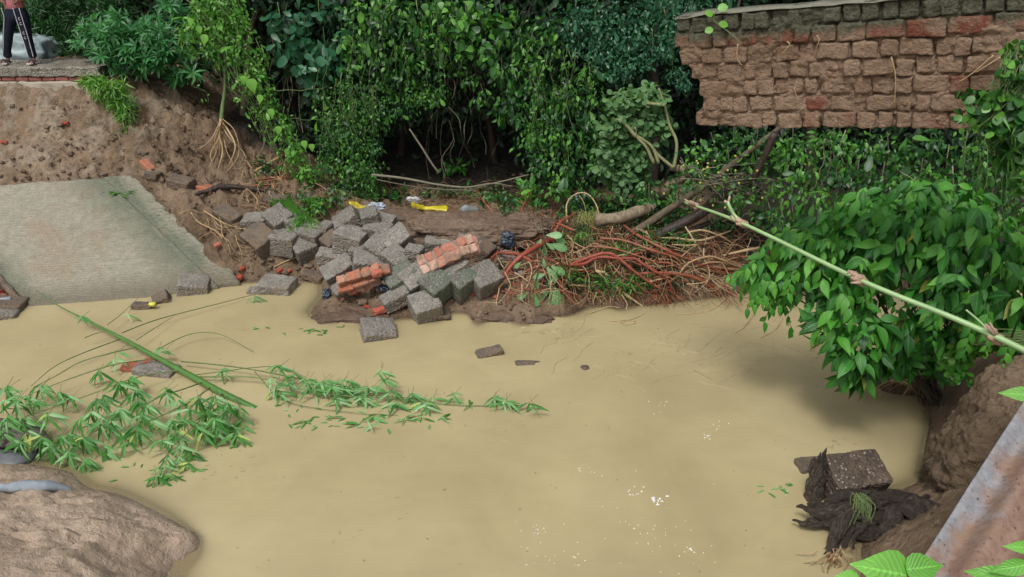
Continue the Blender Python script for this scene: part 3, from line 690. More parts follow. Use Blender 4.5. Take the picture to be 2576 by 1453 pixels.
for s, xf in ((-1, xl), (1, xr_)):
    b = len(pts)
    pts += [q(s * .075, .74), q(s * .075 + (xf - s * .075) * .5, .42, -.02), q(xf, .085), q(xf + s * .01, .035, -.02), q(xf + s * .02, .025, -.13)]
    ed += [(0, b), (b, b + 1), (b + 1, b + 2), (b + 2, b + 3), (b + 3, b + 4)]
    rad += [.078, .046, .026, .034, .028]
    b = len(pts)
    pts += [q(s * .15, 1.19), q(s * .32, 1.03, .03), q(s * .185, .90, -.045), q(s * .135, .895, -.085)]
    ed += [(3, b), (b, b + 1), (b + 1, b + 2), (b + 2, b + 3)]
    rad += [.045, .034, .024, (.03, .018)]
    hb = b + 3
    for k in range(4):       # fingers spread over the front of the waist
        n = len(pts); dz = 0.022 - k * 0.017
        pts += [q(s * .105, .895 + dz, -.1), q(s * .075, .89 + dz * 1.2, -.108), q(s * .052, .882 + dz * 1.3, -.104)]
        ed += [(hb, n), (n, n + 1), (n + 1, n + 2)]; rad += [.0095, .009, .0075]
    n = len(pts); pts += [q(s * .155, .93, -.06), q(s * .16, .955, -.03)]; ed += [(hb, n), (n, n + 1)]; rad += [.011, .009]
body = skin('body', pts, ed, rad, skinm, e)
navy = mat_plain('navy cloth', (.006, .008, .018), (.014, .018, .035), 14, .8, .2)
tp = [q(0, .83), q(0, .74)]; te = [(0, 1)]; tr = [(.13, .098), (.125, .092)]
for s, xf in ((-1, xl), (1, xr_)):
    b = len(tp); tp += [q(s * .085, .66), q(s * .085 + (xf - s * .085) * .52, .42, -.02), q((s * .085 + (xf - s * .085) * .52) * .64 + xf * .36, .30, -.013), q(xf - s * .005, .20, -.003), q(xf, .075)]
    te += [(1, b), (b, b + 1), (b + 1, b + 2), (b + 2, b + 3), (b + 3, b + 4)]; tr += [.098, .074, .066, .062, .060]
trs = skin('trousers', tp, te, tr, navy, e)
white = mat_plain('white trim', (.5, .5, .5), (.62, .62, .64), 14, .8, .2)
mb = MB()
for s, xf in ((-1, xl), (1, xr_)):
    for off in ((-.035,) if s < 0 else (-.042, .045)):
        P = []
        for zz_, hx, rr in ((.79, .09, .105), (.66, .09, .095), (.42, None, .074), (.24, None, .064), (.10, None, .062)):
            x = s * .085 + (xf - s * .085) * (0 if zz_ > .7 else (.66 - zz_) / .55)
            P.append(q(x + (off if s > 0 else -.042) * (1 if zz_ > .3 else .9) , zz_, -.02 - math.sqrt(max(rr ** 2 - .042 ** 2, 0)) - .0))
        tube(mb, P, .0055, 5)
mb.build('side_stripes', white, trs)
mb = MB()
lets = []
for k in range(6):          # row of letters down the outer leg
    mb = MB()
    zz_ = .64 - k * .066; x = .085 + (xr_ - .085) * (.66 - zz_) / .55
    c = q(x + .003, zz_, -.1 + .035 * k / 6 - .004)
    a = np.linspace(.7, 5.6, 9) if k % 3 != 2 else np.array([1.6, 1.6, 3.1, 4.2, 5.3])
    tube(mb, [c + np.array([math.cos(t_) * .014, 0, math.sin(t_) * .017]) for t_ in a], .0035, 4, smooth=False); mb.build('letter', white, trs)
def mat_check():
    t = NT('pink check cotton'); co = t.co(); f = 0
    for d_, sc_ in (('X', 32), ('Z', 32)):
        wv = t.n('TexWave', wave_type='BANDS', bands_direction=d_); wv.inputs['Scale'].default_value = sc_ / 3; t.l(co, wv.inputs['Vector'])
        f = t.math('ADD', f, t.math('MULTIPLY', t.math('GREATER_THAN', wv.outputs['Fac'], .8), .5))
    return t.done(t.pbr(t.mix(t.math('MULTIPLY', f, 0.55), (.33, .085, .10), (.55, .36, .37)), .85, t.bump(t.noise(14), .4, .01)))
sh = skin('shirt', [q(0, .70), q(0, .92), q(0, 1.08), q(0, 1.2), q(0, 1.245), q(-.15, 1.19), q(-.24, 1.11, .01), q(.15, 1.19), q(.24, 1.11, .01)],
          [(0, 1), (1, 2), (2, 3), (3, 4), (3, 5), (5, 6), (3, 7), (7, 8)], [(.168, .128), (.135, .105), (.138, .098), (.115, .08), .06, .06, .055, .06, .055], mat_check(), e)
mb = MB(); lump(mb, q(0, 1.445, .02), (.092, .098, .095), None, 10, .06, 3, 2); mb.build('hair', mat_plain('black hair', (.008, .007, .006), (.02, .016, .014), 60, .5), e)
mb = MB()
feat = mat_plain('dark features', (.03, .012, .01), (.05, .02, .015), 9)
for s in (-1, 1): mb = MB(); lump(mb, q(s * .03, 1.415, -.098), (.012, .006, .007), None, 5, 0, 1, 1); mb.build('eye', feat, e)
mb = MB(); lump(mb, q(0, 1.37, -.096), (.022, .006, .006), None, 5, 0, 1, 1); mb.build('mouth', feat, e)
mb = MB(); lump(mb, q(0, 1.392, -.105), (.012, .016, .018), None, 5, 0, 1, 1); mb.build('nose', skinm, e)
for s in (-1, 1): mb = MB(); lump(mb, q(s * .088, 1.405, -.01), (.01, .018, .026), None, 5, 0, 1, 1); mb.build('ear', skinm, e)
for s, xf in ((-1, xl), (1, xr_)):
    mb = MB(); rbox(mb, q(xf + s * .015, .014, -.055), (.085, .23, .026), rot(0, 0, -s * 12), 8, .013)
    shoe = mb.build('sandal', mat_plain('pale sandal sole', (.3, .27, .25), (.42, .38, .35), 20, .7), e)
    mb = MB(); tube(mb, [q(xf + s * .015 - .045, .02, -.1), q(xf + s * .015, .068, -.1), q(xf + s * .015 + .045, .02, -.1)], .017, 6)
    tube(mb, [q(xf + s * .01 - .042, .02, -.0), q(xf + s * .01, .062, -.06), q(xf + s * .01 + .042, .02, -.0)], .012, 6)
    mb.build('strap', mat_plain('dark sandal strap', (.02, .015, .02), (.06, .04, .05), 30, .6), shoe)

# pale sack behind the child
mb = MB(); c = D(40, 140, 12.75); lump(mb, c + [0, 0, -.05], (.62, .4, .36), None, 22, .22, 2.2, 4, .05, 7)
tag(mb.build('tarpaulin_sack', mat_plain('pale blue tarpaulin', (.20, .27, .28), (.36, .44, .45), 4, .5, .4, .6)), 'pale blue grey tarpaulin bundle on the ground behind the child', 'tarpaulin')

# ------------------------------------------------------------------ hanging brick wall, top right
WA, WB = D(1748, 320, 5.9), D(2640, 332, 4.68)
WC, WD = D(2640, -30, 4.68), D(1698, 45, 5.95)
wl_x = unit(WB - WA); wl_len = np.linalg.norm(WB - WA)
n_w = unit(np.cross(wl_x, unit(WD - WA))); n_w = n_w if n_w[1] < 0 else -n_w      # faces the camera
def wpt(s, t): return (WA * (1 - s) + WB * s) * (1 - t) + (WD * (1 - s) + WC * s) * t
def s_of(px, py):       # wall parameter at a photo point
    d = ray(px, py); o = np.array([0, 0, CH]); k = np.dot(WA - o, n_w) / np.dot(d, n_w); P = o + d * k
    A = np.stack([WB - WA, (WD - WA + WC - WB) / 2], 1); st = np.linalg.lstsq(A, P - WA, rcond=None)[0]; return st
e = thing('brick_wall', 'undermined mud caked brick wall jutting out in mid air with mossy top courses', 'wall', WA)
def mat_wallbrick():
    t = NT('mud caked wall brick'); co = t.co(); v = t.attr('var'); uu = t.n('SeparateXYZ'); t.l(t.attr('luv', 'Vector'), uu.inputs[0]); hgt = uu.outputs[2]
    n1 = t.noise(6, 5, 0.65, co); n2 = t.noise(30, 5, 0.7, co); n3 = t.noise(2.2, 4, 0.6, co)
    red = t.ramp(v, [(0, (0.25, 0.082, 0.05)), (0.5, (0.24, 0.12, 0.075)), (1, (0.27, 0.15, 0.095))])
    mudc = t.ramp(n3, [(0.35, (0.25, 0.165, 0.105)), (0.65, (0.37, 0.262, 0.18))])
    mk = t.math('ADD', t.math('MULTIPLY', v, 0.75), n1)
    col = t.mix(t.ramp(mk, [(0.50, 0.0), (0.68, 0.94)]), red, mudc)
    moss = t.ramp(n2, [(0.3, (0.065, 0.072, 0.045)), (0.7, (0.15, 0.155, 0.105))])
    mm = t.ramp(t.math('ADD', hgt, t.math('MULTIPLY', t.math('SUBTRACT', n1, 0.5), 0.22)), [(0.76, 0.0), (0.83, 0.95)])
    keep = t.math('LESS_THAN', v, 0.06)                   # the few top bricks that stay clean
    mm = t.math('MULTIPLY', mm, t.math('SUBTRACT', 1.0, t.math('MULTIPLY', keep, 0.75)))
    col = t.mix(mm, col, moss)
    col = t.mix(0.5, col, t.ramp(n2, [(0.3, 0.6), (0.7, 1.3)]), 'MULTIPLY')
    return t.done(t.pbr(col, 0.85, t.bump(t.math('ADD', t.noise(55, 4, .7, co), t.math('ADD', n2, t.math('MULTIPLY', n1, 0.8))), 1.0, 0.03), 0.3))
M_WB = mat_wallbrick()
rows = 7
ts = np.array([0, 1, 2, 3, 4, 5, 6, 7]) / 7.0
starts = [s_of(1747, 300)[0], s_of(1770, 265)[0], s_of(1757, 222)[0], s_of(1738, 185)[0], s_of(1708, 145)[0], s_of(1692, 100)[0], s_of(1700, 60)[0]]
SMAX = 2.2
wup = unit(WD - WA)
mb = MB()
Rw = np.stack([wl_x, -n_w, np.cross(wl_x, -n_w)], 1)
for r_ in range(rows):
    s = starts[r_]; first = True
    while s < SMAX:
        head = {0: .55, 1: .4, 2: .65, 3: .3, 4: .5, 5: .45, 6: 1.0}[r_]
        wm = (0.112 if rs.rand() < head else rs.choice([0.2, 0.17])) * (1 + rs.uniform(-.14, .14))
        if r_ == 5 and 0.5 < s: wm = rs.choice([.21, .23])
        ds = wm / wl_len; c0 = wpt(s + ds / 2, (ts[r_] + ts[r_ + 1]) / 2)
        hh = np.linalg.norm(wpt(s + ds / 2, ts[r_ + 1]) - wpt(s + ds / 2, ts[r_]))
        g = 0.012; v = np.clip(rs.normal(.62, .22), .12, 1)
        if r_ == 5 and 0.64 < s < .8: v = 0.04
        if r_ in (0, 2) and rs.rand() < .25: v = rs.uniform(.12, .3)
        if r_ == 5 and v > .05: v = rs.uniform(.1, .3)
        dep_ = 0.24; out = rs.uniform(-.020, .012)
        b0 = mb.n
        rbox(mb, c0 - n_w * (dep_ / 2 - out) , (wm - g, dep_, hh - g * 1.1), Rw @ rot(rs.uniform(-3, 3), rs.uniform(-4, 4), rs.uniform(-4, 4)), 12, rs.uniform(.010, .017), 0.009, 8, 0.005, 34, rs.randint(999), v)
        U = mb.U[-1]; U[:] = 0; U[:, 2] = (r_ + (q_ := 0.5) + (mb.V[-1] - c0) @ wup / hh) / rows
        s += ds
mb.build('bricks', M_WB, e)
# mud and mortar between the bricks, bulging here and there
mb = MB(); ns, nt = 260, 80
S_, T_ = np.meshgrid(np.linspace(0, 1, ns), np.linspace(0.012, 0.985, nt)); 
stt = np.interp(T_.ravel(), (ts[:-1] + ts[1:]) / 2, starts) + 0.012
sv = stt + S_.ravel() * (SMAX - stt); tv = T_.ravel()
P = np.array([wpt(a, b) for a, b in zip(sv, tv)])
bul = fbm(P * 7, 41, 4, .6); bul2 = fbm(P * 26, 45, 3, .7)
F_ = P + n_w * (-0.021 + 0.027 * bul + .014 * bul2)[:, None]
Bk = P - n_w * 0.215
i = np.arange(nt - 1)[:, None] * ns; j = np.arange(ns - 1)[None]
Q = np.stack([i + j, i + j + 1, i + ns + j + 1, i + ns + j], -1).reshape(-1, 4); N = ns * nt
S2 = []
for k in range(ns - 1): a = (nt - 1) * ns + k; S2 += [(k + N, k + 1 + N, k + 1, k), (a, a + 1, a + 1 + N, a + N)]
for k in range(nt - 1): a = k * ns; b = a + ns - 1; S2 += [(a, a + ns, a + ns + N, a + N), (b + N, b + ns + N, b + ns, b)]
uvw = np.stack([0 * tv, 0 * tv, tv], 1)
mb.add(np.vstack([F_, Bk]), np.vstack([Q, Q[:, ::-1] + N, S2]), None, 0.95, np.vstack([uvw, uvw]))
mb.build('mud_mortar', M_WB, e)
mb = MB()   # thin cement cap
P = []
for k in range(60):
    s = starts[-1] + k * (SMAX - starts[-1]) / 59; P.append(wpt(s, 1.0) + wup * -.004 + np.array([0, 0, .006 * vn(np.array([[k * .7, 0, 0]]))[0]]))
P = np.array(P); A_ = P + n_w * 0.004; B_ = P - n_w * 0.235
V = np.vstack([A_, B_, A_ + wup * .005, B_ + wup * .005]); V += vnoise3(V * 9, 4, 3) * .008; m = 60; Q = []
for k in range(m - 1): Q += [(2 * m + k, 2 * m + k + 1, 3 * m + k + 1, 3 * m + k), (k, k + 1, 2 * m + k + 1, 2 * m + k), (m + k + 1, m + k, 3 * m + k, 3 * m + k + 1), (k + 1, k, m + k, m + k + 1)]
mb.add(V, Q + [(0, 2 * m, 3 * m, m)]); mb.build('cement_cap', mat_plain('pale lichen cement', (.12, .12, .09), (.22, .215, .16), 30, .9), e)
mb = MB()   # dried rootlets hanging on the wall face
for (a, b, c_) in [((2246, 140), (2256, 190), (2253, 260)), ((2500, 137), (2450, 180), (2415, 203)), ((2520, 140), (2480, 165), (2455, 180)), ((1985, 100), (1992, 108), (1972, 130)), ((2060, 85), (2066, 98), (2056, 120)), ((2010, 200), (2004, 220), (2008, 240)), ((1862, 105), (1860, 140), (1872, 160))]:
    P = []
    for (x, y) in (a, b, c_):
        st = s_of(x, y); P.append(wpt(*st) + n_w * .035)
    tube(mb, P, [.0045, .0025], 5, .9)
mb.build('rootlets', M_ROOTT, e)
# soil that the wall still stands on, out to the right
mb = MB(); c = G(1215, 590, 0.0); lump(mb, c + [0, .12, .02], (1.0, .36, .19), rot(0, 0, -3), 90, .14, 1.8, 31, .06, 9)
lump(mb, G(1010, 556, 0) + [0, .1, 0], (.4, .26, .10), None, 40, .2, 1.8, 33, .05, 8)
tag(mb.build('mud_ridge', M_MUD), kind='structure')
# ------------------------------------------------------------------ near right earth bank
e = None
mb = MB()
c = D(2600, 1110, 5.15); 
lump(mb, [4.78, 5.0, 0.1], (1.36, .85, 1.15), rot(0, 0, 12), 130, 0.15, 1.5, 12, 0.022, 16, power=.9)
lump(mb, [4.12, 4.62, -0.1], (.75, .5, .52), rot(0, 0, 30), 80, 0.2, 2.2, 19, 0.03, 16)
tag(mb.build('earth_bank', M_MUDD), kind='structure')
# ------------------------------------------------------------------ rubble blocks
def block(px, py, c, size, R, mat, label, n=22, r=.018, amp=.010, amp2=.005, name='concrete_block', group='broken concrete blocks', cat='concrete block', zc=None):
    p = G(px, py, c) if zc is None else Wz(px, py, zc)
    mb = MB(); rbox(mb, [0, 0, 0], size, None, n, r, amp, 6, amp2, 45, rs.randint(9999), .5)
    o = mb.build(name, mat, org=(0, 0, 0)); o.location = p; o.rotation_euler = Matrix(rot(*R).tolist()).to_euler()
    return tag(o, label, cat, group)
K = .36
BL = [ # px,py,raise,size,rot,mat,label
(645,557,.10,(.42,.3,.2),(12,-6,-8),M_CON,'pebbly flat topped block, leftmost of the grey blocks on the muddy bank'),
(700,556,.14,(.36,.38,.34),(18,22,-35),M_CON,'dark faced block beside the leftmost flat block'),
(740,572,.12,(.3,.36,.3),(5,30,-20),M_CON,'block half covered by drooping green grass near the bank top'),
(655,604,.06,(.5,.46,.3),(25,18,-38),M_CONM,'big mud coated block half buried in the brown bank'),
(716,612,.12,(.42,.36,.34),(8,5,-12),M_CON,'upright grey block between the muddy block and the pile'),
(782,594,.20,(.42,.36,.3),(14,8,-28),M_CON,'block with a dark underside behind the large tilted one on the left of the pile'),
(768,627,.16,(.42,.36,.32),(20,-14,28),M_CON,'large tilted pebbly block lying over a broken root at the left of the pile'),
(820,584,.16,(.28,.3,.26),(5,-10,-30),M_CON,'small pebbly block at the upper left of the pile'),
(839,612,.18,(.34,.34,.28),(15,-28,38),M_CONM,'brownish block standing on its corner, upper left of the pile'),
(833,648,.14,(.42,.32,.2),(10,4,-5),M_CON,'low wide block just above the long tilted one'),
(852,681,.16,(.52,.34,.26),(22,-24,22),M_CON,'long tilted block above the red brick fragment'),
(795,694,.02,(.38,.3,.12),(0,10,-20),M_CONM,'flat brown slab piece at the water edge left of the long tilted block'),
(880,564,.30,(.42,.36,.36),(10,-32,12),M_CON,'rough block at the upper left corner of the pile top'),
(932,556,.36,(.3,.34,.36),(8,-10,18),M_CON,'smooth faced upright block at the very top of the pile'),
(966,560,.24,(.36,.3,.24),(10,12,-10),M_CON,'pebbly block at the right of the pile top'),
(950,582,.32,(.42,.34,.24),(14,8,-12),M_CON,'pebbly slab lying just under the pile top'),
(884,608,.26,(.46,.4,.42),(6,12,-14),M_CON,'big cube with a smooth dark left face in the upper pile'),
(908,637,.22,(.3,.28,.26),(8,-8,-18),M_CON,'small grey block in front of the big smooth faced cube'),
(946,625,.30,(.32,.34,.36),(25,30,-22),M_CON,'grey block balanced on its edge in the middle of the pile'),
(930,664,.22,(.52,.38,.26),(18,8,8),M_CON,'wide pale topped block in the middle above the red brick fragment'),
(1000,607,.32,(.44,.36,.4),(30,-28,28),M_CON,'diamond shaped smooth block, largest of the pile on its right side'),
(993,655,.26,(.36,.38,.3),(15,25,-28),M_CON,'pebbly block below the diamond shaped one'),
(1040,645,.28,(.28,.24,.38),(4,10,-14),M_CON,'smooth upright slab right of the pile beside the red brickwork'),
(1105,612,.14,(.46,.32,.2),(12,2,-3),M_CON,'smooth grey block at the foot of the mud ridge, left of a pair'),
(1182,612,.14,(.38,.36,.24),(12,6,-8),M_CON,'mossy pebbly block at the foot of the mud ridge, right of a pair'),
(1214,630,.08,(.36,.3,.28),(10,26,-26),M_CONM,'mud stained block sunk at the foot of the mud ridge near the roots'),
(1012,702,.20,(.5,.36,.3),(18,-26,24),M_CONG,'biggest rough block in the front row, leaning right of the red brick fragment'),
(1045,708,.20,(.42,.38,.36),(28,-22,34),M_CON,'dark shaded block tucked between the big rough one and a greenish one'),
(1146,682,.26,(.40,.32,.26),(16,-26,24),M_CON,'grey block leaning on the lower edge of the pale red brickwork'),
(1096,722,.20,(.42,.42,.38),(24,20,-38),M_CONG,'greenish rough block, left one of the two algae stained in front'),
(1160,711,.20,(.4,.4,.38),(20,24,-42),M_CONG,'greenish rough block, right one of the two algae stained in front'),
(1219,705,.18,(.42,.4,.38),(26,-12,32),M_CON,'rounded grey block at the right end of the rubble beside the roots'),
(996,752,.12,(.46,.3,.24),(8,-20,22),M_CON,'long rounded pebbly block in front of the pile near the muddy spit'),
(1070,775,.12,(.46,.38,.32),(22,-10,24),M_CON,'rough cube of pebbly concrete, nearest the water on the muddy spit'),
(867,731,.08,(.32,.26,.26),(20,-24,26),M_CON,'small rough block in front of the red brick fragment'),
(1279,653,.1,(.26,.24,.18),(10,8,-10),M_CON,'small grey block half hidden behind the red roots'),
(486,722,.30,(.5,.36,.28),(8,14,14),M_CON,'wedge shaped block resting on the lower edge of the sloping slab'),
(412,761,.22,(.26,.24,.26),(10,-20,20),M_CONM,'small rounded block in the water below the sloping slab'),
(455,768,.01,(.2,.07,.1),(0,-10,28),M_CONM,'thin brown shard beside the small rounded block'),
(456,464,.08,(.42,.3,.24),(8,8,-12),M_CONM,'mud coated block above the slab corner on the left bank'),
(573,541,.03,(.44,.3,.16),(14,16,-30),M_CONM,'flat muddy slab piece left of the leftmost grey block'),
(692,508,.05,(.4,.3,.2),(14,10,-20),M_CONM,'mud covered block up under the roots on the left bank'),
(880,560,.0,(.3,.3,.2),(14,10,-20),M_CONM,'muddy block below the yellow strip of plastic'),
(975,668,.1,(.32,.28,.22),(8,-10,16),M_CON,'small block wedged under the pile middle'),
(1070,748,.04,(.3,.26,.18),(6,8,30),M_CON,'small block sunk in mud between the two front blocks'),
]
for b in BL: block(b[0], b[1], b[2], tuple(x * rs.uniform(.72, .88) for x in b[3]), *b[4:])
block(697, 723, .0, (.44, .34, .2), (4, 3, -6), M_CON, 'flat pebbly block standing in the water left of the rubble pile', zc=.035)
block(637, 734, .0, (.14, .12, .1), (4, 13, -6), M_CON, 'fist sized lump of concrete in the water beside the flat pebbly block', n=10, zc=.015)
block(950, 841, .0, (.38, .32, .24), (14, 10, 20), M_CON, 'single block alone in the water in front of the muddy spit', zc=.0)
block(1232, 894, .0, (.30, .14, .14), (10, -9, 14), M_CONM, 'low jagged fragment barely above the water in mid pond', zc=-.02)
block(1471, 931, .0, (.09, .08, .08), (10, 14, 24), M_CONM, 'tiny dark stone tip in the open water', n=8, zc=-.02)
block(1330, 924, .0, (.3, .1, .12), (0, 3, 4), M_CONM, 'submerged stone just breaking the water in mid pond', n=8, zc=-.05)
block(360, 772, .0, (.24, .12, .1), (0, 3, 4), M_CONM, 'small flat brown block in the water left of a yellow scrap', n=8, zc=.015)
block(10, 797, .0, (.3, .2, .14), (0, 8, 14), M_CON, 'dark pebbly lump in the water at the far left edge', n=12, zc=.0)
block(20, 770, .0, (.4, .3, .16), (0, 8, 4), M_CONM, 'pinkish stone slab under the broken brick edging at far left', n=12, zc=.03)
block(395, 943, .0, (.44, .24, .2), (0, 4, -10), M_CON, 'half sunk concrete lump beneath the fallen bamboo stem', zc=-.045)
block(2146, 1199, .0, (.46, .32, .26), (20, -3, 9), M_CONB, 'big brown aggregate block propped on the black tree stump roots', n=30, r=.02, zc=.2)
block(2040, 1178, .0, (.26, .18, .12), (0, 4, 12), M_CONM, 'grey block mostly under water behind the upright black snag', n=10, zc=-.02)
block(1090, 792, .01, (.4, .2, .06), (0, 3, 10), M_CONM, 'thin flat stone at the foot of the roughest front cube', n=10)
# yellow scrap
mb = MB(); lump(mb, Wz(383, 766, .07), (.04, .03, .025), None, 8, .2, 3, 1)
tag(mb.build('plastic_scrap', mat_plain('yellow plastic', (.5, .5, .05), (.6, .6, .1), 9, .4)), 'small yellow scrap caught on the rounded block in the water', 'litter')
# moulded brickwork fragments
def brickwork(px, py, c, R, nx, nz, ny, label, mat, sx=.125, ln=(.2, .11), seed=0, hh=.07):
    p = G(px, py, c); Rm = rot(*R); mb = MB(); rr = np.random.RandomState(seed); L = nx * .115
    for k in range(nz):
        x = -L / 2 + (k % 2) * -.045 + rr.uniform(-.05, .03)
        while x < L / 2 - .04:
            w_ = rr.choice([.11, .11, .2]); 
            for j in range(ny):
                rbox(mb, Rm @ np.array([x + w_ / 2, (j - (ny - 1) / 2) * .125 + rr.uniform(-.005, .005), (k - (nz - 1) / 2) * hh]), (w_ - .01, .117, hh - .009), Rm @ rot(rr.uniform(-4, 4), rr.uniform(-3, 3), rr.uniform(-6, 6)), 7, .014, .012, 12, .003, 50, rr.randint(999), rr.rand())
            x += w_
    e = thing('brickwork_chunk', label, 'brickwork', p, 'fallen chunks of brick masonry'); 
    mbm = MB(); rbox(mbm, [0, 0, 0], (L * .93, ny * .125 - .03, nz * hh - .02), Rm, 10, .02, .006, 10, seed=seed)
    for m_ in (mb, mbm): m_.V = [v + p for v in m_.V]
    mb.build('bricks', mat, e); mbm.build('mortar', M_MUDP, e)
brickwork(1120, 648, .42, (52, -24, 8), 5, 4, 2, 'pale red slab of brickwork four courses high leaning on the grey pile', mat_brick('pale red brick', (.34, .11, .07), (.42, .21, .15), (.48, .34, .27), .35), seed=3, hh=.066)
brickwork(905, 694, .36, (40, -16, 8), 4, 2, 1, 'upper red brick fragment under the wide pale topped block', M_BRK, seed=5)
brickwork(914, 716, .24, (25, -16, 8), 4, 2, 1, 'lower red brick fragment beside the small rough front block', M_BRK, seed=8)
def brick(px, py, c, size, R, label, mat=M_BRKR, zc=None):
    p = G(px, py, c) if zc is None else Wz(px, py, zc); mb = MB(); rbox(mb, p, size, rot(*R), 9, .014, .012, 14, .004, 50, rs.randint(999), rs.rand())
    return tag(mb.build('loose_brick', mat), label, 'brick', 'loose red bricks and bits')
for a in [(958,781,.03,(.19,.11,.07),(0,-8,18),'pink red brick lying on mud in front of the long rounded block'),
 (1038,766,.03,(.12,.1,.07),(10,-8,48),'broken red brick between the two front pebbly blocks'),
 (1026,757,.05,(.09,.08,.06),(10,28,8),'small red bit behind the broken brick of the front row'),
 (948,688,.38,(.12,.1,.07),(10,-8,18),'bright orange red brick end on top of the brick fragment'),
 (1113,790,.04,(.06,.06,.05),(10,-8,48),'small red bit right of the nearest pebbly cube'),
 (1192,738,.03,(.10,.06,.04),(10,-8,48),'red crumbs at the foot of the right rounded block'),
 (1247,748,.02,(.06,.06,.04),(10,-8,48),'tiny red crumb on the mud near the root tips'),
 (1078,703,.28,(.08,.06,.05),(10,-8,48),'red bit wedged between the two greenish blocks'),
 (1130,708,.24,(.07,.06,.05),(10,-8,8),'red bit wedged behind the right greenish block'),
 (897,735,.06,(.1,.09,.06),(10,-8,78),'red brick end in front of the lower brick fragment'),
 (861,752,.02,(.06,.05,.04),(0,8,8),'red crumb below the small rough front block'),
 (924,772,.01,(.08,.05,.03),(0,8,8),'flat red chip on the muddy spit'),
 (595,703,.03,(.16,.08,.05),(10,-28,28),'orange red brick shards at the lower right corner of the slab'),
 (608,676,.02,(.08,.05,.04),(10,-28,28),'red chip on mud just above the slab corner'),
 (548,617,.03,(.09,.06,.05),(10,-28,28),'red chip beside the slab kerb halfway up'),
 (704,680,.02,(.08,.07,.05),(10,-28,28),'round red bit on the bank above the water, left of a pair'),
 (728,681,.02,(.05,.05,.04),(10,-28,28),'round red bit on the bank above the water, right of a pair'),
 (712,634,.05,(.07,.06,.04),(10,-28,28),'red chip under the upright grey block'),
 (1290,568,.02,(.07,.06,.04),(10,-28,28),'small red bit on the mud ridge')]: brick(*a)
brick(372, 418, .05, (.24, .12, .08), (0, 28, -35), 'red brick lying on the mud cliff foot above the slab', M_BRK)
brick(386, 441, .04, (.2, .16, .1), (0, 8, -15), 'brown muddy brick just below the red one at the cliff foot', M_CONM)
brick(520, 476, .04, (.24, .16, .07), (0, 8, -15), 'flat reddish brown brick near the dark broken branch', M_BRK)
brick(338, 925, 0, (.26, .12, .08), (8, -6, 6), 'broken red bricks half sunk under the fallen bamboo stem', M_BRK, zc=.015)
brick(385, 914, 0, (.16, .12, .08), (8, 16, 36), 'red brick end next to the fallen bamboo stem', M_BRKR, zc=.02)

# low mud lumps that break the water
for px, py, r_, l in [(870, 795, (.34, .2, .07), None), (1250, 800, (.3, .12, .06), None), (1345, 806, (.2, .1, .05), None)]:
    mb = MB(); lump(mb, Wz(px, py, .0), r_, None, 22, .2, 2.5, rs.randint(99), .05, 9); tag(mb.build('mud_lump', M_MUD), kind='structure')

# ------------------------------------------------------------------ litter
def bag(px, py, c, rad, mat, name, label, cat='plastic bag', R=(0, 0, 0), seed=1, amp=.35, n=18, zc=None):
    p = G(px, py, c) if zc is None else Wz(px, py, zc); mb = MB(); lump(mb, p, rad, rot(*R), n, amp, 3.2, seed, .12, 11)
    return tag(mb.build(name, mat), label, cat)
M_YEL = mat_plain('yellow sacking', (.42, .33, .015), (.58, .50, .03), 9, .4, .5, .6)
M_WHT = mat_plain('white plastic', (.38, .40, .42), (.62, .64, .66), 14, .3, .6, .8)
M_CLR = mat_plain('pale blue plastic', (.22, .28, .36), (.55, .62, .70), 26, .2, .7, .8)
M_BLK = mat_plain('black plastic', (.008, .012, .02), (.05, .08, .12), 26, .25, .7, .8)
e_p = G(1082, 522, .08); mb = MB()
P = [G(1035, 510, .1), G(1060, 519, .12), G(1090, 521, .12), G(1126, 516, .1)]; P2 = [G(1038, 520, .06), G(1062, 528, .05), G(1095, 529, .05), G(1122, 536, .04)]
A = spline(P, 8); B = spline(P2, 8); rows_ = []
for t_ in np.linspace(0, 1, 7): rows_.append(A * (1 - t_) + B * t_ + np.array([0, -.07 * math.sin(t_ * math.pi), .0]) + vnoise3(A * 14 + t_ * 3, 3, 2) * .02)
back = [r + np.array([0, .07, -.01]) for r in rows_[::-1]]
R_ = np.array(rows_ + back); nr_, nc_ = R_.shape[:2]; Q = []
for i in range(nr_):
    for j in range(nc_ - 1): Q.append((i * nc_ + j, i * nc_ + j + 1, ((i + 1) % nr_) * nc_ + j + 1, ((i + 1) % nr_) * nc_ + j))
mb.add(R_.reshape(-1, 3), Q); tag(mb.build('sack', M_YEL), 'bright yellow plastic sack draped over twigs at the back of the mud bank', 'sack')
bag(1040, 504, .1, (.09, .05, .05), M_WHT, 'plastic_bag', 'small white bag lying on the left end of the yellow sack', seed=2)
bag(943, 523, .06, (.14, .08, .06), M_CLR, 'plastic_bag', 'crumpled pale blue clear bag at the foot of the vine curtain', seed=3)
bag(897, 522, .06, (.16, .06, .05), M_YEL, 'plastic_strip', 'torn yellow strip left of the crumpled pale blue bag', R=(0, 20, -10), seed=4)
bag(1182, 532, .05, (.13, .06, .07), mat_plain('grey sheet plastic', (.16, .18, .18), (.26, .29, .29), 9, .4), 'plastic_sheet', 'folded grey sheet right of the yellow sack', R=(0, 20, 20), seed=5, amp=.2)
bag(1277, 605, .26, (.075, .05, .09), M_BLK, 'plastic_bag', 'dark blue black bag snagged on the left end of the roots', seed=6)
bag(1455, 512, .06, (.12, .08, .1), M_CLR, 'plastic_bag', 'glossy pale bag in the shade inside the looped root', seed=7)
bag(1310, 690, .08, (.04, .03, .035), M_WHT, 'plastic_scrap', 'tiny white scrap under the pale leaves on the roots', seed=8, n=10)
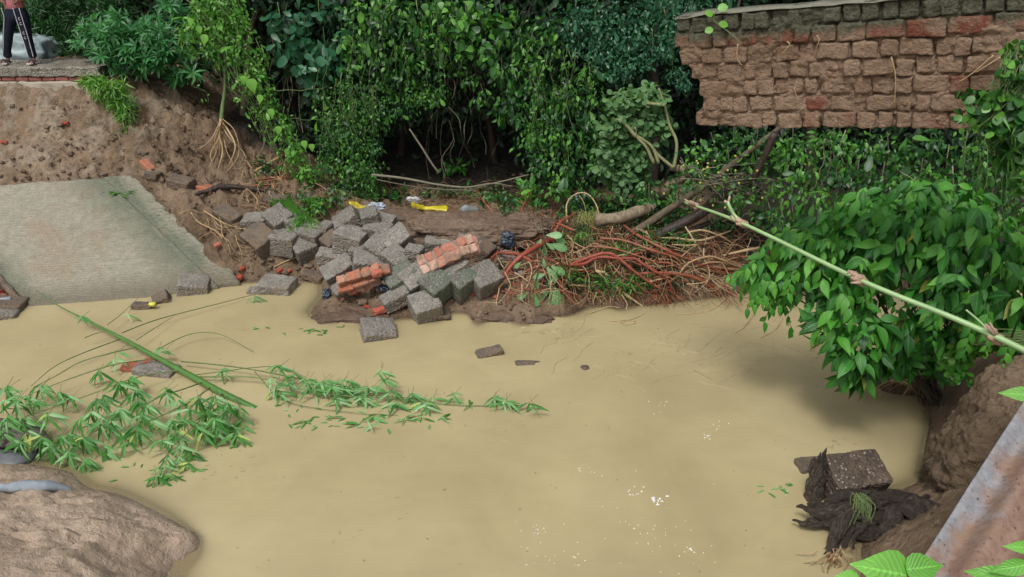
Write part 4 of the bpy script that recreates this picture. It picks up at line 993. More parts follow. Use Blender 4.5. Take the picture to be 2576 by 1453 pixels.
bag(1680, 505, .3, (.06, .03, .03), mat_plain('faded red cloth', (.45, .12, .1), (.5, .3, .3), 9), 'cloth_scrap', 'small faded red scrap on the debris above the poles', 'litter', seed=9, n=10)
bag(956, 722, .12, (.1, .05, .035), M_BLK, 'rag', 'black wet rag lying between the brick fragment and a rough block', 'rag', R=(0, 10, -15), seed=10)
bag(823, 744, .04, (.045, .06, .07), M_BLK, 'rag', 'dark red black scrap standing at the water edge of the spit', 'rag', seed=11)
# rags and tarpaulin on the near left
M_TARP = mat_plain('wet grey cloth', (.07, .075, .08), (.17, .18, .19), 5, .5, .4, .6)
def cloth_strip(P, W, name, label, mat, cat, th=.02, seed=3):
    A = spline(P, 10); T = unit(np.gradient(A, axis=0)); S = unit(np.cross(T, [0, 0, 1.])); mb = MB(); m = len(A); k = 9
    Wd = np.interp(np.linspace(0, 1, m), np.linspace(0, 1, len(W)), W)
    c = np.linspace(-1, 1, k); top = A[:, None] + S[:, None] * (c[None, :, None] * Wd[:, None, None])
    top[..., 2] += (.035 * (1 - c ** 2))[None] * np.minimum(1, Wd / .05)[:, None]
    top = top.reshape(-1, 3); nz = fbm(top * np.array([9, 9, 1]), seed, 3); top[:, 2] += nz * .014
    bot = top - [0, 0, th + .03]
    i = np.arange(m - 1)[:, None] * k; j = np.arange(k - 1)[None]; Q = np.stack([i + j, i + j + 1, i + k + j + 1, i + k + j], -1).reshape(-1, 4); N = m * k; E = []
    for q_ in range(m - 1): a = q_ * k; E += [(a, a + k, a + k + N, a + N), (a + k - 1 + N, a + 2 * k - 1 + N, a + 2 * k - 1, a + k - 1)]
    mb.add(np.vstack([top, bot]), np.vstack([Q, Q[:, ::-1] + N, E])); return tag(mb.build(name, mat), label, cat)
cloth_strip([G(-60, 1226, .05), G(20, 1224, .05), G(70, 1219, .06), G(120, 1219, .06), G(178, 1228, .03)], [.03, .035, .055, .05, .02], 'cloth', 'pale blue grey twisted cloth strip on the near mud mound', mat_plain('faded blue cloth', (.17, .20, .24), (.3, .34, .38), 12, .8, .2, .6), 'cloth')
cloth_strip([G(-80, 1150, .03), G(0, 1152, .04), G(60, 1150, .05), G(122, 1125, .06)], [.11, .12, .09, .03], 'tarpaulin', 'dark grey wet tarpaulin edge under the bamboo leaves on the left', M_TARP, 'tarpaulin', seed=6)
cloth_strip([Wz(-80, 1080, .1), Wz(0, 1085, .1), Wz(60, 1095, .1), Wz(110, 1120, .06)], [.2, .2, .16, .08], 'tarpaulin', 'mud covered tarpaulin hump further left behind the dark grey one', mat_plain('muddy cloth', (.09, .075, .065), (.17, .145, .13), 12, .7, .3, .7), 'tarpaulin', seed=9)

# ------------------------------------------------------------------ rusty corrugated sheet, lower right
def mat_sheet():
    t = NT('rusted galvanised sheet'); co = t.co(); n1 = t.noise(2.6, 5, .65, co); n2 = t.noise(22, 5, .7, co); u = t.n('SeparateXYZ'); t.l(t.attr('luv', 'Vector'), u.inputs[0])
    zinc = t.ramp(n2, [(.3, (.20, .21, .23)), (.7, (.33, .34, .36))])
    rust = t.ramp(n2, [(.3, (.20, .115, .08)), (.7, (.31, .205, .15))])
    f = t.ramp(t.math('ADD', u.outputs[0], t.math('MULTIPLY', t.math('SUBTRACT', n1, .5), .55)), [(.02, 0.0), (.13, .95)])
    col = t.mix(f, zinc, rust); col = t.mix(t.ramp(t.noise(5, 5, .6, co), [(.54, 0), (.66, .7)]), col, (.26, .18, .12))
    col = t.mix(t.math('MULTIPLY', t.ramp(t.noise(38, 3, .6, co), [(.62, 0), (.68, 1)]), .8), col, (.07, .04, .03))
    return t.done(t.pbr(col, .6, t.bump(n2, .4, .008), .4, Metallic=.15))
s0, s1 = D(2288, 1460, 3.1), D(2618, 950, 4.55); s0 = s0 + (s0 - s1) * .25; al = s1 - s0; ac = unit(np.cross(al, [0, 0, 1])) * 1.5 + np.array([0, 0, .12])
nu, nv = 300, 60; A_, B_ = np.meshgrid(np.linspace(0, 1, nu), np.linspace(0, 1, nv)); a = A_.ravel(); b = B_.ravel()
P = s0 + al * b[:, None] + ac * a[:, None]; P[:, 2] += .034 * np.cos(a * 1.5 / .21 * 2 * math.pi) + .05 * fbm(P * 1.5, 3, 2) * .4 + .003 * fbm(P * 12, 5, 3)
mb = MB(); i = np.arange(nv - 1)[:, None] * nu; j = np.arange(nu - 1)[None]; Q = np.stack([i + j, i + j + 1, i + nu + j + 1, i + nu + j], -1).reshape(-1, 4); N = nu * nv
E = [(k * nu, (k + 1) * nu, (k + 1) * nu + N, k * nu + N) for k in range(nv - 1)] + [(k + N, k + 1 + N, k + 1, k) for k in range(nu - 1)] + [((nv - 1) * nu + k, (nv - 1) * nu + k + 1, (nv - 1) * nu + k + 1 + N, (nv - 1) * nu + k + N) for k in range(nu - 1)]
uv = np.stack([a, b, 0 * a], 1); mb.add(np.vstack([P, P - [0, 0, .004]]), np.vstack([Q, Q[:, ::-1] + N, E]), None, .5, np.vstack([uv, uv]))
tag(mb.build('corrugated_sheet', mat_sheet()), 'rusty mud streaked corrugated metal sheet leaning across the lower right corner', 'metal sheet')

# ------------------------------------------------------------------ black stump, lower right
def Wq(px, py, z_): return Wz(px, py, z_)
e = thing('tree_stump', 'black rotten tree stump with splayed roots lying in shallow water under the brown block', 'tree stump', Wz(2180, 1330, 0))
mb = MB()
def ridge(pts, r0, n, spread, k=8):
    for q_ in range(n):
        P = []; o_ = rs.normal(size=3) * [spread, spread * .6, spread * .6]
        for i_, p in enumerate(pts): P.append(Wz(*p) + o_ * (1 - .2 * i_ / len(pts)) + rs.normal(size=3) * [.022, .022, .016])
        R = np.linspace(1, .6, len(pts)) * r0 * rs.uniform(.4, 1.15); R[0] *= .8
        tube(mb, P, R, k + 2, .5, r0 * .35, 9, True, rs.randint(999))
ridge([(2300,1268,.14),(2240,1262,.2),(2180,1268,.2),(2120,1278,.16),(2060,1290,.12)], .034, 9, .06)
ridge([(2330,1300,.14),(2270,1290,.14),(2200,1290,.12),(2130,1300,.1)], .036, 8, .05)
ridge([(2180,1262,.2),(2150,1290,.16),(2120,1330,.1),(2100,1372,.03)], .03, 6, .03)
ridge([(2260,1270,.2),(2200,1255,.22),(2130,1260,.22),(2080,1276,.18)], .024, 6, .045)
lump(mb, Wz(2225, 1284, -.02), (.24, .10, .12), None, 34, .35, 3.4, 8, .12, 10)
mb.build('stump_body', M_STUMP, e)
SR = [([(2170,1270,.2),(2090,1290,.2),(2040,1285,.16),(2004,1272,.14)],[.06,.05,.035,.01]),
      ([(2100,1300,.15),(2060,1312,.1),(2020,1316,.08),(1994,1308,.08)],[.06,.04,.025,.008]),
      ([(2130,1290,.18),(2105,1340,.1),(2092,1380,.04),(2088,1402,.0)],[.08,.055,.04,.035]),
      ([(2150,1330,.1),(2200,1345,.08),(2245,1360,.06)],[.07,.06,.05]),
      ([(2240,1290,.16),(2232,1330,.12),(2205,1372,.03),(2192,1380,.0)],[.07,.055,.05,.03]),
      ([(2270,1275,.22),(2300,1300,.22),(2325,1330,.2),(2360,1355,.2)],[.045,.04,.032,.02]),([(2285,1272,.2),(2320,1295,.22),(2345,1325,.24)],[.03,.026,.016]),
      ([(2255,1285,.18),(2262,1330,.14),(2240,1368,.1),(2218,1375,.08)],[.04,.03,.022,.012]),
      ([(2262,1330,.14),(2268,1370,.12),(2270,1400,.1),(2275,1425,.08)],[.028,.02,.014,.008]),
      ([(2262,1352,.13),(2300,1366,.14),(2330,1372,.16)],[.022,.016,.01]),
      ([(2240,1262,.2),(2290,1266,.2),(2350,1276,.22)],[.04,.045,.03]),
      ([(2060,1290,.17),(2100,1262,.22),(2150,1252,.22)],[.03,.04,.05]),
      ([(2290,1270,.2),(2340,1290,.25),(2390,1300,.34)],[.09,.08,.07])]
for k in range(16):      # thin twisting roots crawling over the stump
    a = np.array([rs.uniform(2080, 2330), rs.uniform(1255, 1320)]); an = rs.uniform(-.6, 3.4); P_ = []
    for i_ in range(6): P_.append((a[0], a[1], .2 - .022 * i_ + rs.uniform(-.01, .02))); an += rs.normal() * .6; a = a + np.array([math.cos(an), abs(math.sin(an)) * .8]) * 20
    SR.append((P_, [.02, .018, .013, .008]))
for P, R in SR:
    mb = MB(); tube(mb, [Wz(*p) for p in P], np.array(R) * 1.0, 16, .5, max(R) * .25, 10, True, rs.randint(99)); mb.build('root', M_STUMP, e)
mb = MB()
for k in range(26):
    a = np.array([2100, 1395.]) + rs.normal(size=2) * [16, 8]; b = a + rs.normal(size=2) * [26, 14] + [-14, 26]
    tube(mb, [Wz(a[0], a[1], .06), Wz((a[0] + b[0]) / 2 + rs.uniform(-9, 9), (a[1] + b[1]) / 2, .06), Wz(b[0], b[1], .0)], [.006, .003], 4, rs.rand())
tag(mb.build('root_fringe', M_ROOTT, e))
mb = MB()
for k in range(34):
    a = np.array([2160 + rs.uniform(-18, 24), 1245 + rs.uniform(-8, 14)]); L = rs.uniform(20, 85)
    p0 = Wz(a[0], a[1], .3); tube(mb, [p0, p0 + np.array([rs.uniform(-.05, .05), -.08, -.02]), p0 + np.array([rs.uniform(-.1, .08), -.15, -L * .003])], [.0035, .002], 4, rs.uniform(.5, 1))
mbs = mb.build('hanging_weed', M_STEM, e)
e = thing('wood_snag', 'upright split black snag of wood sticking out of the water left of the brown block', 'snag', Wz(2045, 1258, 0))
mb = MB(); tube(mb, [Wz(2045, 1255, 0) + np.array(o_) for o_ in ((0, 0, -.1), (-.005, 0, .1), (.005, .02, .25), (.015, .03, .33))], [.078, .072, .06, .045], 18, .5, .02, 8); mb.build('trunk', M_STUMP, e)
mb = MB()
for dx, hh, w_ in ((.012, .17, .03), (-.03, .13, .026), (-.055, .07, .03), (.035, .08, .024)):
    p = Wz(2045, 1255, 0) + np.array([.012 + dx, .03 + rs.uniform(-.02, .02), .32]); tube(mb, [p - [0, 0, .07], p + [.005, 0, hh * .4], p + [rs.uniform(-.01, .02), 0, hh]], [w_, w_ * .7, .003], 8, .5, .006)
mb.build('splinters', M_STUMP, e)
# ------------------------------------------------------------------ logs and roots on the far bank
def path(pts, mul=1.0): return [G(p[0], p[1], p[2] * mul) for p in pts]
def depth_path(pts): return [D(*p) for p in pts]
def log(pts, R, mat, name, label, cat, seg=14, rough=.01, world=None):
    mb = MB(); P = path(pts) if world is None else world
    tube(mb, P, R, seg, .5, rough, 8, True, rs.randint(99)); return tag(mb.build(name, mat), label, cat)
log([(1500,556,.3),(1545,550,.32),(1590,540,.34),(1640,520,.36)], [.085,.08,.08,.072], M_TRUNK, 'log', 'short thick pale log with scarred bark behind the red roots', 'log', rough=.014)
pA = G(1578, 597, .12); 
log(None, [.05,.05,.046,.04,.034,.028], M_GREYB, 'pole', 'long straight grey pole rising from the roots to behind the hanging wall', 'pole', world=[pA, pA + (D(1710,509,9.6) - pA) * .5, D(1710,509,9.6), D(1767,472,9.5), D(1860,400,9.4), D(1975,312,9.3)], rough=.004)
log(None, [.07,.068,.066,.06,.05,.045,.04], M_DARKB, 'log', 'dark wet trunk slanting up to the right above the pale root arcs', 'log', world=[G(1590, 622, .1), G(1640, 600, .2), D(1765,536,9.5), D(1800,502,9.4), D(1872,470,9.3), D(1905,430,9.2), D(1950,335,9.1)], rough=.008)
log([(1628,624,.14),(1700,596,.2),(1785,560,.3)], [.032,.034,.03], M_DARKB, 'branch', 'thin dark branch just below the dark slanting trunk', 'branch', 10, .004)
log([(1570,600,.05),(1600,580,.08),(1650,556,.1),(1690,540,.1)], [.03,.04,.04,.03], M_DARKB, 'branch', 'short dark stub between the pale log and the grey pole', 'branch', 10, .006)
log([(490,490,.06),(530,478,.08),(560,470,.1),(620,474,.1),(700,486,.08),(770,500,.05)], [.022,.035,.045,.035,.03,.02], M_DARKB, 'branch', 'dark broken branch lying on the left bank below the dangling roots', 'branch', 10, .01)
log([(605,452,.05),(640,432,.09),(670,415,.1),(712,390,.12)], [.016,.02,.02,.017], mat_bark('yellow bamboo cane', (.34, .25, .1), (.46, .36, .17), .5, 18), 'bamboo_cane', 'yellow dry cane piece lying on the left bank', 'cane', 10, .001)
# the tangle of roots
e = thing('uprooted_roots', 'big tangle of red and tan roots washed out along the water edge', 'roots', G(1560, 740, 0))
HR = [([(1400,600,.3),(1367,612,.34),(1319,640,.34),(1293,662,.3),(1272,690,.22),(1256,730,.08)],[.07,.07,.065,.06,.045,.022],.1),
 ([(1256,728,.05),(1275,738,.04),(1296,744,.03)],[.02,.012],.3),
 ([(1340,660,.3),(1320,648,.32),(1300,640,.32),(1270,637,.3),(1248,640,.2),(1231,657,.1)],[.03,.04,.045,.045,.035,.02],.15),
 ([(1434,668,.3),(1458,657,.34),(1501,642,.4),(1523,638,.42),(1549,644,.4),(1588,677,.34),(1625,705,.26),(1660,727,.2),(1684,758,.1),(1706,776,.02)],[.045,.05,.042,.04,.038,.034,.03,.028,.024,.012],.12),
 ([(1434,668,.3),(1470,664,.34),(1505,648,.38),(1560,651,.38),(1596,651,.36),(1621,667,.3),(1656,687,.24),(1683,707,.18),(1688,728,.14),(1680,742,.1)],[.04,.044,.036,.034,.034,.03,.027,.024,.02,.012],.05),
 ([(1498,682,.26),(1520,688,.24),(1537,704,.16)],[.024,.026,.02],.95),
 ([(1550,722,.14),(1575,742,.1),(1600,760,.06),(1634,783,.0)],[.02,.022,.016,.01],1.0),
 ([(1546,720,.14),(1566,745,.08),(1578,768,.04),(1572,786,.0)],[.012,.012,.008,.006],.9),
 ([(1606,689,.22),(1671,687,.24),(1745,697,.2),(1785,714,.12),(1824,752,.0)],[.022,.024,.024,.02,.008],.2),
 ([(1640,700,.2),(1700,690,.24),(1760,705,.18),(1800,735,.06),(1815,760,.0)],[.018,.02,.018,.014,.006],.4),
 ([(1708,690,.2),(1733,662,.3),(1782,646,.34),(1819,655,.3),(1860,672,.2),(1890,676,.1)],[.012,.016,.018,.016,.014,.01],.75),
 ([(1750,672,.22),(1790,660,.26),(1840,664,.24),(1880,668,.2)],[.01,.014,.014,.01],.7),
 ([(1728,690,.12),(1750,680,.16),(1790,672,.18),(1844,678,.16),(1893,672,.14)],[.01,.022,.028,.028,.02],-.1),
 ([(1824,657,.2),(1856,648,.22),(1906,645,.2)],[.012,.018,.018],-.1),
 ([(1723,570,.34),(1735,588,.3),(1750,612,.24),(1776,648,.12)],[.014,.016,.014,.01],.85),
 ([(1730,586,.3),(1765,580,.34),(1807,592,.32),(1845,614,.2)],[.016,.018,.014,.01],.8),
 ([(1640,600,.2),(1700,600,.26),(1760,606,.26),(1810,592,.26),(1840,580,.24)],[.014,.02,.024,.02,.012],.8),
 ([(1690,616,.24),(1740,618,.24),(1780,612,.24)],[.012,.016,.01],.85),
 ([(1820,643,.2),(1860,634,.22),(1910,624,.22)],[.014,.026,.028],.9),
 ([(1569,728,.12),(1604,720,.14),(1641,708,.18),(1683,697,.2)],[.018,.03,.034,.02],.8),
 ([(1427,560,.1),(1425,520,.2),(1436,498,.32),(1458,486,.4),(1480,490,.4),(1499,514,.3),(1510,550,.12)],[.014,.015,.014,.013,.013,.012,.012],.9),
 ([(1455,488,.38),(1470,515,.25),(1475,545,.1)],[.007,.006,.005],.8),
 ([(1395,585,.3),(1410,560,.28),(1436,545,.24),(1450,534,.2)],[.03,.03,.02,.014],.25),
 ([(1400,562,.3),(1425,572,.32),(1445,582,.3)],[.02,.028,.022],.2),
 ([(1340,670,.2),(1380,690,.22),(1405,705,.2),(1425,730,.1),(1440,758,.04)],[.03,.028,.022,.018,.01],.2),
 ([(1300,700,.1),(1330,680,.2),(1370,668,.26),(1420,680,.2),(1460,715,.1)],[.014,.02,.022,.018,.01],.3),
 ([(1560,560,.22),(1600,590,.26),(1660,622,.28),(1700,640,.26),(1740,655,.2),(1790,668,.1)],[.02,.026,.026,.022,.018,.01],.25),
 ([(1510,600,.3),(1570,606,.32),(1640,630,.3),(1700,650,.24),(1725,680,.14)],[.018,.024,.022,.018,.01],.3),
 ([(1480,620,.32),(1540,625,.34),(1590,640,.32),(1650,660,.26)],[.02,.022,.018,.01],.35),
 ([(1640,660,.2),(1690,665,.22),(1720,690,.14),(1730,720,.06)],[.016,.018,.014,.008],.15),
 ([(1200,560,.02),(1180,540,.05),(1130,541,.05),(1080,545,.04),(1040,543,.04)],[.012,.014,.016,.014,.008],.3),
 ([(980,552,.04),(1020,545,.06),(1070,546,.06),(1120,543,.05)],[.008,.014,.012,.01],.35),
 ([(1200,476,.24),(1212,500,.2),(1228,520,.14),(1246,545,.04)],[.008,.014,.018,.02],.25),
 ([(1300,480,.2),(1322,500,.2),(1310,530,.1),(1300,548,.03)],[.008,.012,.014,.014],.3),
 ([(1342,470,.24),(1330,500,.18),(1316,525,.1),(1306,548,.03)],[.008,.012,.014,.01],.3)]
for P, R, v in HR:
    mb = MB(); tube(mb, path(P), np.array(R) * (.52 if max(R) > .03 else .75), 9, max(v, 0), .004 if v >= 0 else .001, 7, True, rs.randint(99))
    mb.build('root', M_ROOT if v >= 0 else M_CULM, e)
mb = MB()
def fine(x0, x1, y0, y1, n, ang, L, r=(.004, .0095), v=(0, 1), c=(.03, .35), drop=.5, bounds=None):
    for k in range(n):
        x, y = rs.uniform(x0, x1), rs.uniform(y0, y1); cc = rs.uniform(*c); m = rs.randint(5, 9); a = math.radians(rs.normal(*ang)); st = rs.uniform(*L) / m; P = []
        for i_ in range(m):
            P.append(G(x, y, max(cc * (1 - drop * i_ / m), .01), 0.0)); a += rs.normal() * .38; x += math.cos(a) * st; y += math.sin(a) * st
            if y > 776 or (bounds and y > bounds): break
        if len(P) > 2: tube(mb, P, [rs.uniform(*r), r[0] * .6], 4, rs.uniform(*v), n=3, cap=False)
fine(1300, 1650, 580, 690, 210, (20, 45), (60, 200), v=(0, 1))
fine(1500, 1850, 610, 725, 170, (25, 35), (60, 170), v=(0, 1))
fine(1250, 1450, 600, 740, 150, (25, 60), (50, 150), v=(0, 1))
fine(1420, 1560, 560, 660, 70, (60, 60), (40, 110), v=(.4, 1))
fine(1560, 1900, 560, 660, 80, (10, 50), (60, 170), v=(.3, 1))
fine(1440, 1560, 690, 740, 60, (80, 25), (30, 80), v=(.4, 1), c=(.05, .18), drop=1)
fine(1570, 1700, 690, 740, 50, (65, 25), (40, 90), v=(.1, .6), c=(.05, .18), drop=1)
fine(960, 1400, 530, 560, 60, (0, 60), (30, 100), v=(.2, .9), c=(.02, .12))
o = mb.build('fine_roots', M_ROOT, e); tag(o, kind='stuff')
# dark leaf litter and grass caught in the roots
mb = MB(); n = 2600; xs = rs.uniform(1380, 1720, n); ys = rs.uniform(560, 735, n); ps = np.array([G(a, b, rs.uniform(.02, .2)) for a, b in zip(xs[:2400], ys[:2400])])
leaves(mb, L_LANCE, ps, rs.normal(size=(2400, 3)) + [0, -.2, -.3], rdirs(2400), rs.uniform(.05, .13, 2400), rs.uniform(0, 1, 2400)); tag(mb.build('caught_litter', M_LSHADE, e), kind='stuff')
mb = MB(); k_ = 1500; gx = rs.normal(0, 1, (k_, 2)); cs = [(1450, 600), (1560, 625), (1520, 705), (1440, 690), (1640, 590), (1590, 715), (1700, 600)]
ps = np.array([G(cs[i_ % 7][0] + g_[0] * 24, cs[i_ % 7][1] + g_[1] * 13, rs.uniform(.1, .34)) for i_, g_ in enumerate(gx)]); leaves(mb, L_LANCE, ps, rs.normal(size=(k_, 3)) + [0, -.3, -.2], rdirs(k_), rs.uniform(.05, .12, k_), rs.uniform(.2, 1, k_)); tag(mb.build('caught_sprigs', M_LV, e), kind='stuff')
mb = MB(); c = G(1482, 560, .12)
for k in range(240):
    p = c + rs.normal(size=3) * [.13, .07, .05]; tube(mb, [p + [0, 0, .08], p + [rs.uniform(-.05, .05), -.03, .06], p + [rs.uniform(-.08, .08), -.09, -rs.uniform(.02, .12)]], [.0035, .0015], 3, rs.uniform(.5, 1), n=3, cap=False)
tag(mb.build('grass_tuft', mat_bark('yellow green grass', (.10, .14, .03), (.22, .26, .07), .7, 20, .2, True, (.36, .36, .14))), 'yellow green tuft of matted grass on top of the roots below the looped root', 'grass tuft')
# fine roots and litter crawling on the left bank
e = thing('washed_out_roots', 'pale thread roots spread over the brown bank right of the sloping slab', 'roots', G(600, 620, 0)); mb = MB()
fine(420, 600, 520, 600, 14, (40, 40), (60, 160), v=(.4, 1), c=(.01, .06)); fine(560, 760, 480, 640, 22, (20, 50), (60, 150), v=(.4, 1), c=(.01, .08)); fine(640, 900, 440, 520, 120, (10, 60), (30, 110), v=(.1, .9), c=(.02, .2)); fine(600, 760, 400, 470, 80, (0, 70), (30, 90), v=(.5, 1), c=(.02, .16))
for P in ([(512,530,.02),(560,560,.04),(610,577,.03),(690,595,.02),(735,590,.03)], [(480,535,.03),(500,560,.02),(540,580,.05),(560,600,.02)], [(690,672,.05),(740,650,.08),(800,640,.1),(870,628,.2)]):
    tube(mb, path(P), [.009, .008, .006], 6, .8)
o = mb.build('root', M_ROOTT, e); tag(o, kind='stuff')
mb = MB()
for P in ([(620,462,.06),(680,455,.1),(720,450,.1),(750,440,.12)], [(600,470,.06),(660,466,.09),(720,462,.1),(752,452,.1)], [(640,452,.06),(700,447,.1),(748,446,.1)], [(650,470,.05),(700,468,.08),(740,460,.08)]): tube(mb, path(P), [.01, .014, .01], 6, rs.uniform(.2, .5))
mb.build('red_roots', M_ROOT, e)

# ------------------------------------------------------------------ helpers for plants
def plant(name, label, cat, loc, fol=None, fmat=None, stems=None, smat=None, group=None, fname='foliage', sname='stems'):
    e = thing(name, label, cat, loc, group)
    if fol is not None and fol.n: fol.build(fname, fmat, e)
    if stems is not None and stems.n: tag(stems.build(sname, smat or M_TWIG, e), kind='stuff')
    return e
def gp(px, py, Y):
    p = D(px, py, Y); h = H(p[None])[0]; return np.array([p[0], p[1], h])

# sapling with dangling roots on the cliff edge
e = thing('sapling', 'slim green sapling at the cliff edge with a bunch of bare yellow roots dangling below', 'sapling', D(557, 305, 11.45))
mb = MB(); tube(mb, [D(566, 165, 11.7), D(566, 220, 11.6), D(560, 270, 11.5), D(556, 305, 11.4)], [.018, .024, .03, .035], 8, .6, .001); mb.build('stem', M_STEM, e)
for k, P in enumerate([[(556,300),(552,340),(560,380),(548,430)],[(558,300),(550,350),(530,390),(545,440)],[(556,305),(575,330),(592,370),(575,420)],[(560,300),(590,330),(600,390),(560,445)],[(552,310),(535,345),(510,370),(485,378)],[(556,320),(560,370),(556,410),(570,450),(610,460)],[(554,330),(545,380),(528,420),(520,455)],[(560,330),(570,380),(585,410),(590,440)],[(556,310),(540,360),(560,420),(600,455),(660,462)],[(556,330),(552,390),(550,430)],[(556,330),(562,390),(540,420),(530,440)],[(560,320),(580,350),(610,380),(620,400)]]):
    mb = MB(); m = len(P); tube(mb, [D(x, y, 11.3 - .35 * i_ / m + rs.uniform(-.08, .08)) for i_, (x, y) in enumerate(P)], [.02, .012, .006] if k < 3 else [.009, .006, .004], 6, rs.uniform(.55, .95)); mb.build('root', M_ROOTT, e)

# trunks in the shade; unseen crowns added above the frame to block sky light
def tree(px, y0, y1, Y, r, label, unseen_crown, nl, mat=M_DARKB, lean=0.0, ctr=None):
    top = D(px + lean, y0, Y); base = gp(px, y1, Y); e = thing('tree', label, 'tree', base, 'trees shading the far bank')
    c = np.array(ctr) if ctr is not None else top + [0, 0, 2.2]
    mb = MB(); tube(mb, [base - [0, 0, .2], (base + top) / 2 + [rs.uniform(-.06, .06), 0, 0], top, (top + c) / 2, c], [r * 1.25, r, r * .85, r * .6, r * .3], 10, .5, r * .12)
    for k in range(7):
        d = unit(rs.normal(size=3) + [0, 0, .3]); a = top + (c - top) * rs.uniform(.3, .9); tube(mb, [a, a + d * unseen_crown * .4, a + d * unseen_crown * .8 + [0, 0, .2]], [r * .4, r * .12], 6, .5)
    mb.build('trunk', mat, e)
    mb = MB(); d = rdirs(nl); rr = rs.rand(nl) ** .4 * (1 + .35 * fbm(d * 2, rs.randint(99), 3)); p = c + d * np.array([unseen_crown, unseen_crown * .75, unseen_crown * .6]) * rr[:, None]
    p = p[p[:, 2] > CH - (p[:, 1]) * .075]; nl = len(p)
    leaves(mb, L_MED, p, rs.normal(size=(nl, 3)) + [0, 0, -.6], unit(rs.normal(size=(nl, 3)) * .6 + [0, 0, 1]), rs.uniform(.3, .5, nl), rs.rand(nl)); mb.build('unseen_crown', M_LSHADE, e)
tree(506, 90, 292, 12.6, .055, 'thin reddish dark trunk in the shade behind the left cliff', 2.3, 2600, ctr=(-4.2, 13.3, 5.3))
tree(612, 40, 330, 12.9, .05, 'slim pale dark trunk in the hollow behind the diagonal creeper', 2.2, 2400, M_GREYB, 30, ctr=(-2.2, 13.3, 5.6))
tree(1012, 100, 500, 13.2, .07, 'dark trunk hidden in the middle of the vine curtain', 2.4, 2800, ctr=(.2, 13.4, 5.5))
tree(1250, 80, 500, 13.0, .06, 'leaning dark trunk in the black hollow under the heart leaved vine', 2.4, 2800, M_DARKB, -40, ctr=(2.4, 12.9, 5.4))
tree(1640, 60, 480, 12.0, .08, 'dark trunk in the deep shade left of the hanging wall', 2.5, 2800, M_DARKB, 20, ctr=(5.0, 12.2, 5.4))
tree(2050, 200, 420, 11.5, .08, 'dark trunk behind the hanging wall', 2.5, 2600, M_DARKB, 0, ctr=(8.2, 12, 5.2))
tree(60, -40, 120, 14.6, .1, 'dark trunk behind the child', 2.6, 2600, M_DARKB, 0, ctr=(-8.5, 14.8, 5.6))

# dark undergrowth filling the far side
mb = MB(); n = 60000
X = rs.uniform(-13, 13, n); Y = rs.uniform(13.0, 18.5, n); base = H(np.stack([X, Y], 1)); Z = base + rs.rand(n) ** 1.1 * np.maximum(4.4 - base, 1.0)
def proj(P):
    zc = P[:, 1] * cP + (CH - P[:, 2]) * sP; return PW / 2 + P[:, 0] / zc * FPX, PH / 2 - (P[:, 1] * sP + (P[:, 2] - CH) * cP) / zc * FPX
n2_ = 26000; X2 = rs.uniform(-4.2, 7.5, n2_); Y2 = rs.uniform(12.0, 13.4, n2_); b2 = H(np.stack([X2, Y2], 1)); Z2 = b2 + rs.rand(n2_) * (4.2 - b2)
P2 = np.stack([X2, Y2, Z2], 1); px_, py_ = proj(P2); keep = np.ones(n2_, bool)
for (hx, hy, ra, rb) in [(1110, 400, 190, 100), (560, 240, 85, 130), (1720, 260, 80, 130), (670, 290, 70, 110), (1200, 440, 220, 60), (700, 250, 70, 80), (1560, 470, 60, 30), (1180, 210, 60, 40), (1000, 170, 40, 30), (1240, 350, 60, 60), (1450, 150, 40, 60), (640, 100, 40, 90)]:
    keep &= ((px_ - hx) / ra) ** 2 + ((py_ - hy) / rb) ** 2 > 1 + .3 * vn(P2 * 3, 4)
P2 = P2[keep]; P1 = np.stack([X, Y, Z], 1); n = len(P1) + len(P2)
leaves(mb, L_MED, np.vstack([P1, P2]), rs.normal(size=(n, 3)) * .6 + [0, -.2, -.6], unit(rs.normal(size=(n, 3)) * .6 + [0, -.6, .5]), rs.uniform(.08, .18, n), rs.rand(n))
tag(mb.build('undergrowth', M_LSHADE, org=(0, 14, 0)), kind='stuff')
# hedge of grassy bushes behind the child
mb = MB(); ms = MB()
for px, py, rx, ry in [(130,40,90,70),(200,90,80,70),(120,110,70,50),(20,30,60,60),(60,90,70,50),(260,130,60,50),(170,140,60,30),(280,40,70,60),(-60,60,80,80)]:
    blob(mb, L_LANCE, px, py, 13.3, rx, ry, .6, 1500, .13, (.05, .55), .25); blob(mb, L_MED, px, py, 13.5, rx, ry, .6, 500, .08, (.1, .6), .4)
plant('bush', 'dark grassy bush with narrow leaves behind the child', 'bush', gp(130, 150, 13.3), mb, M_LV, ms)

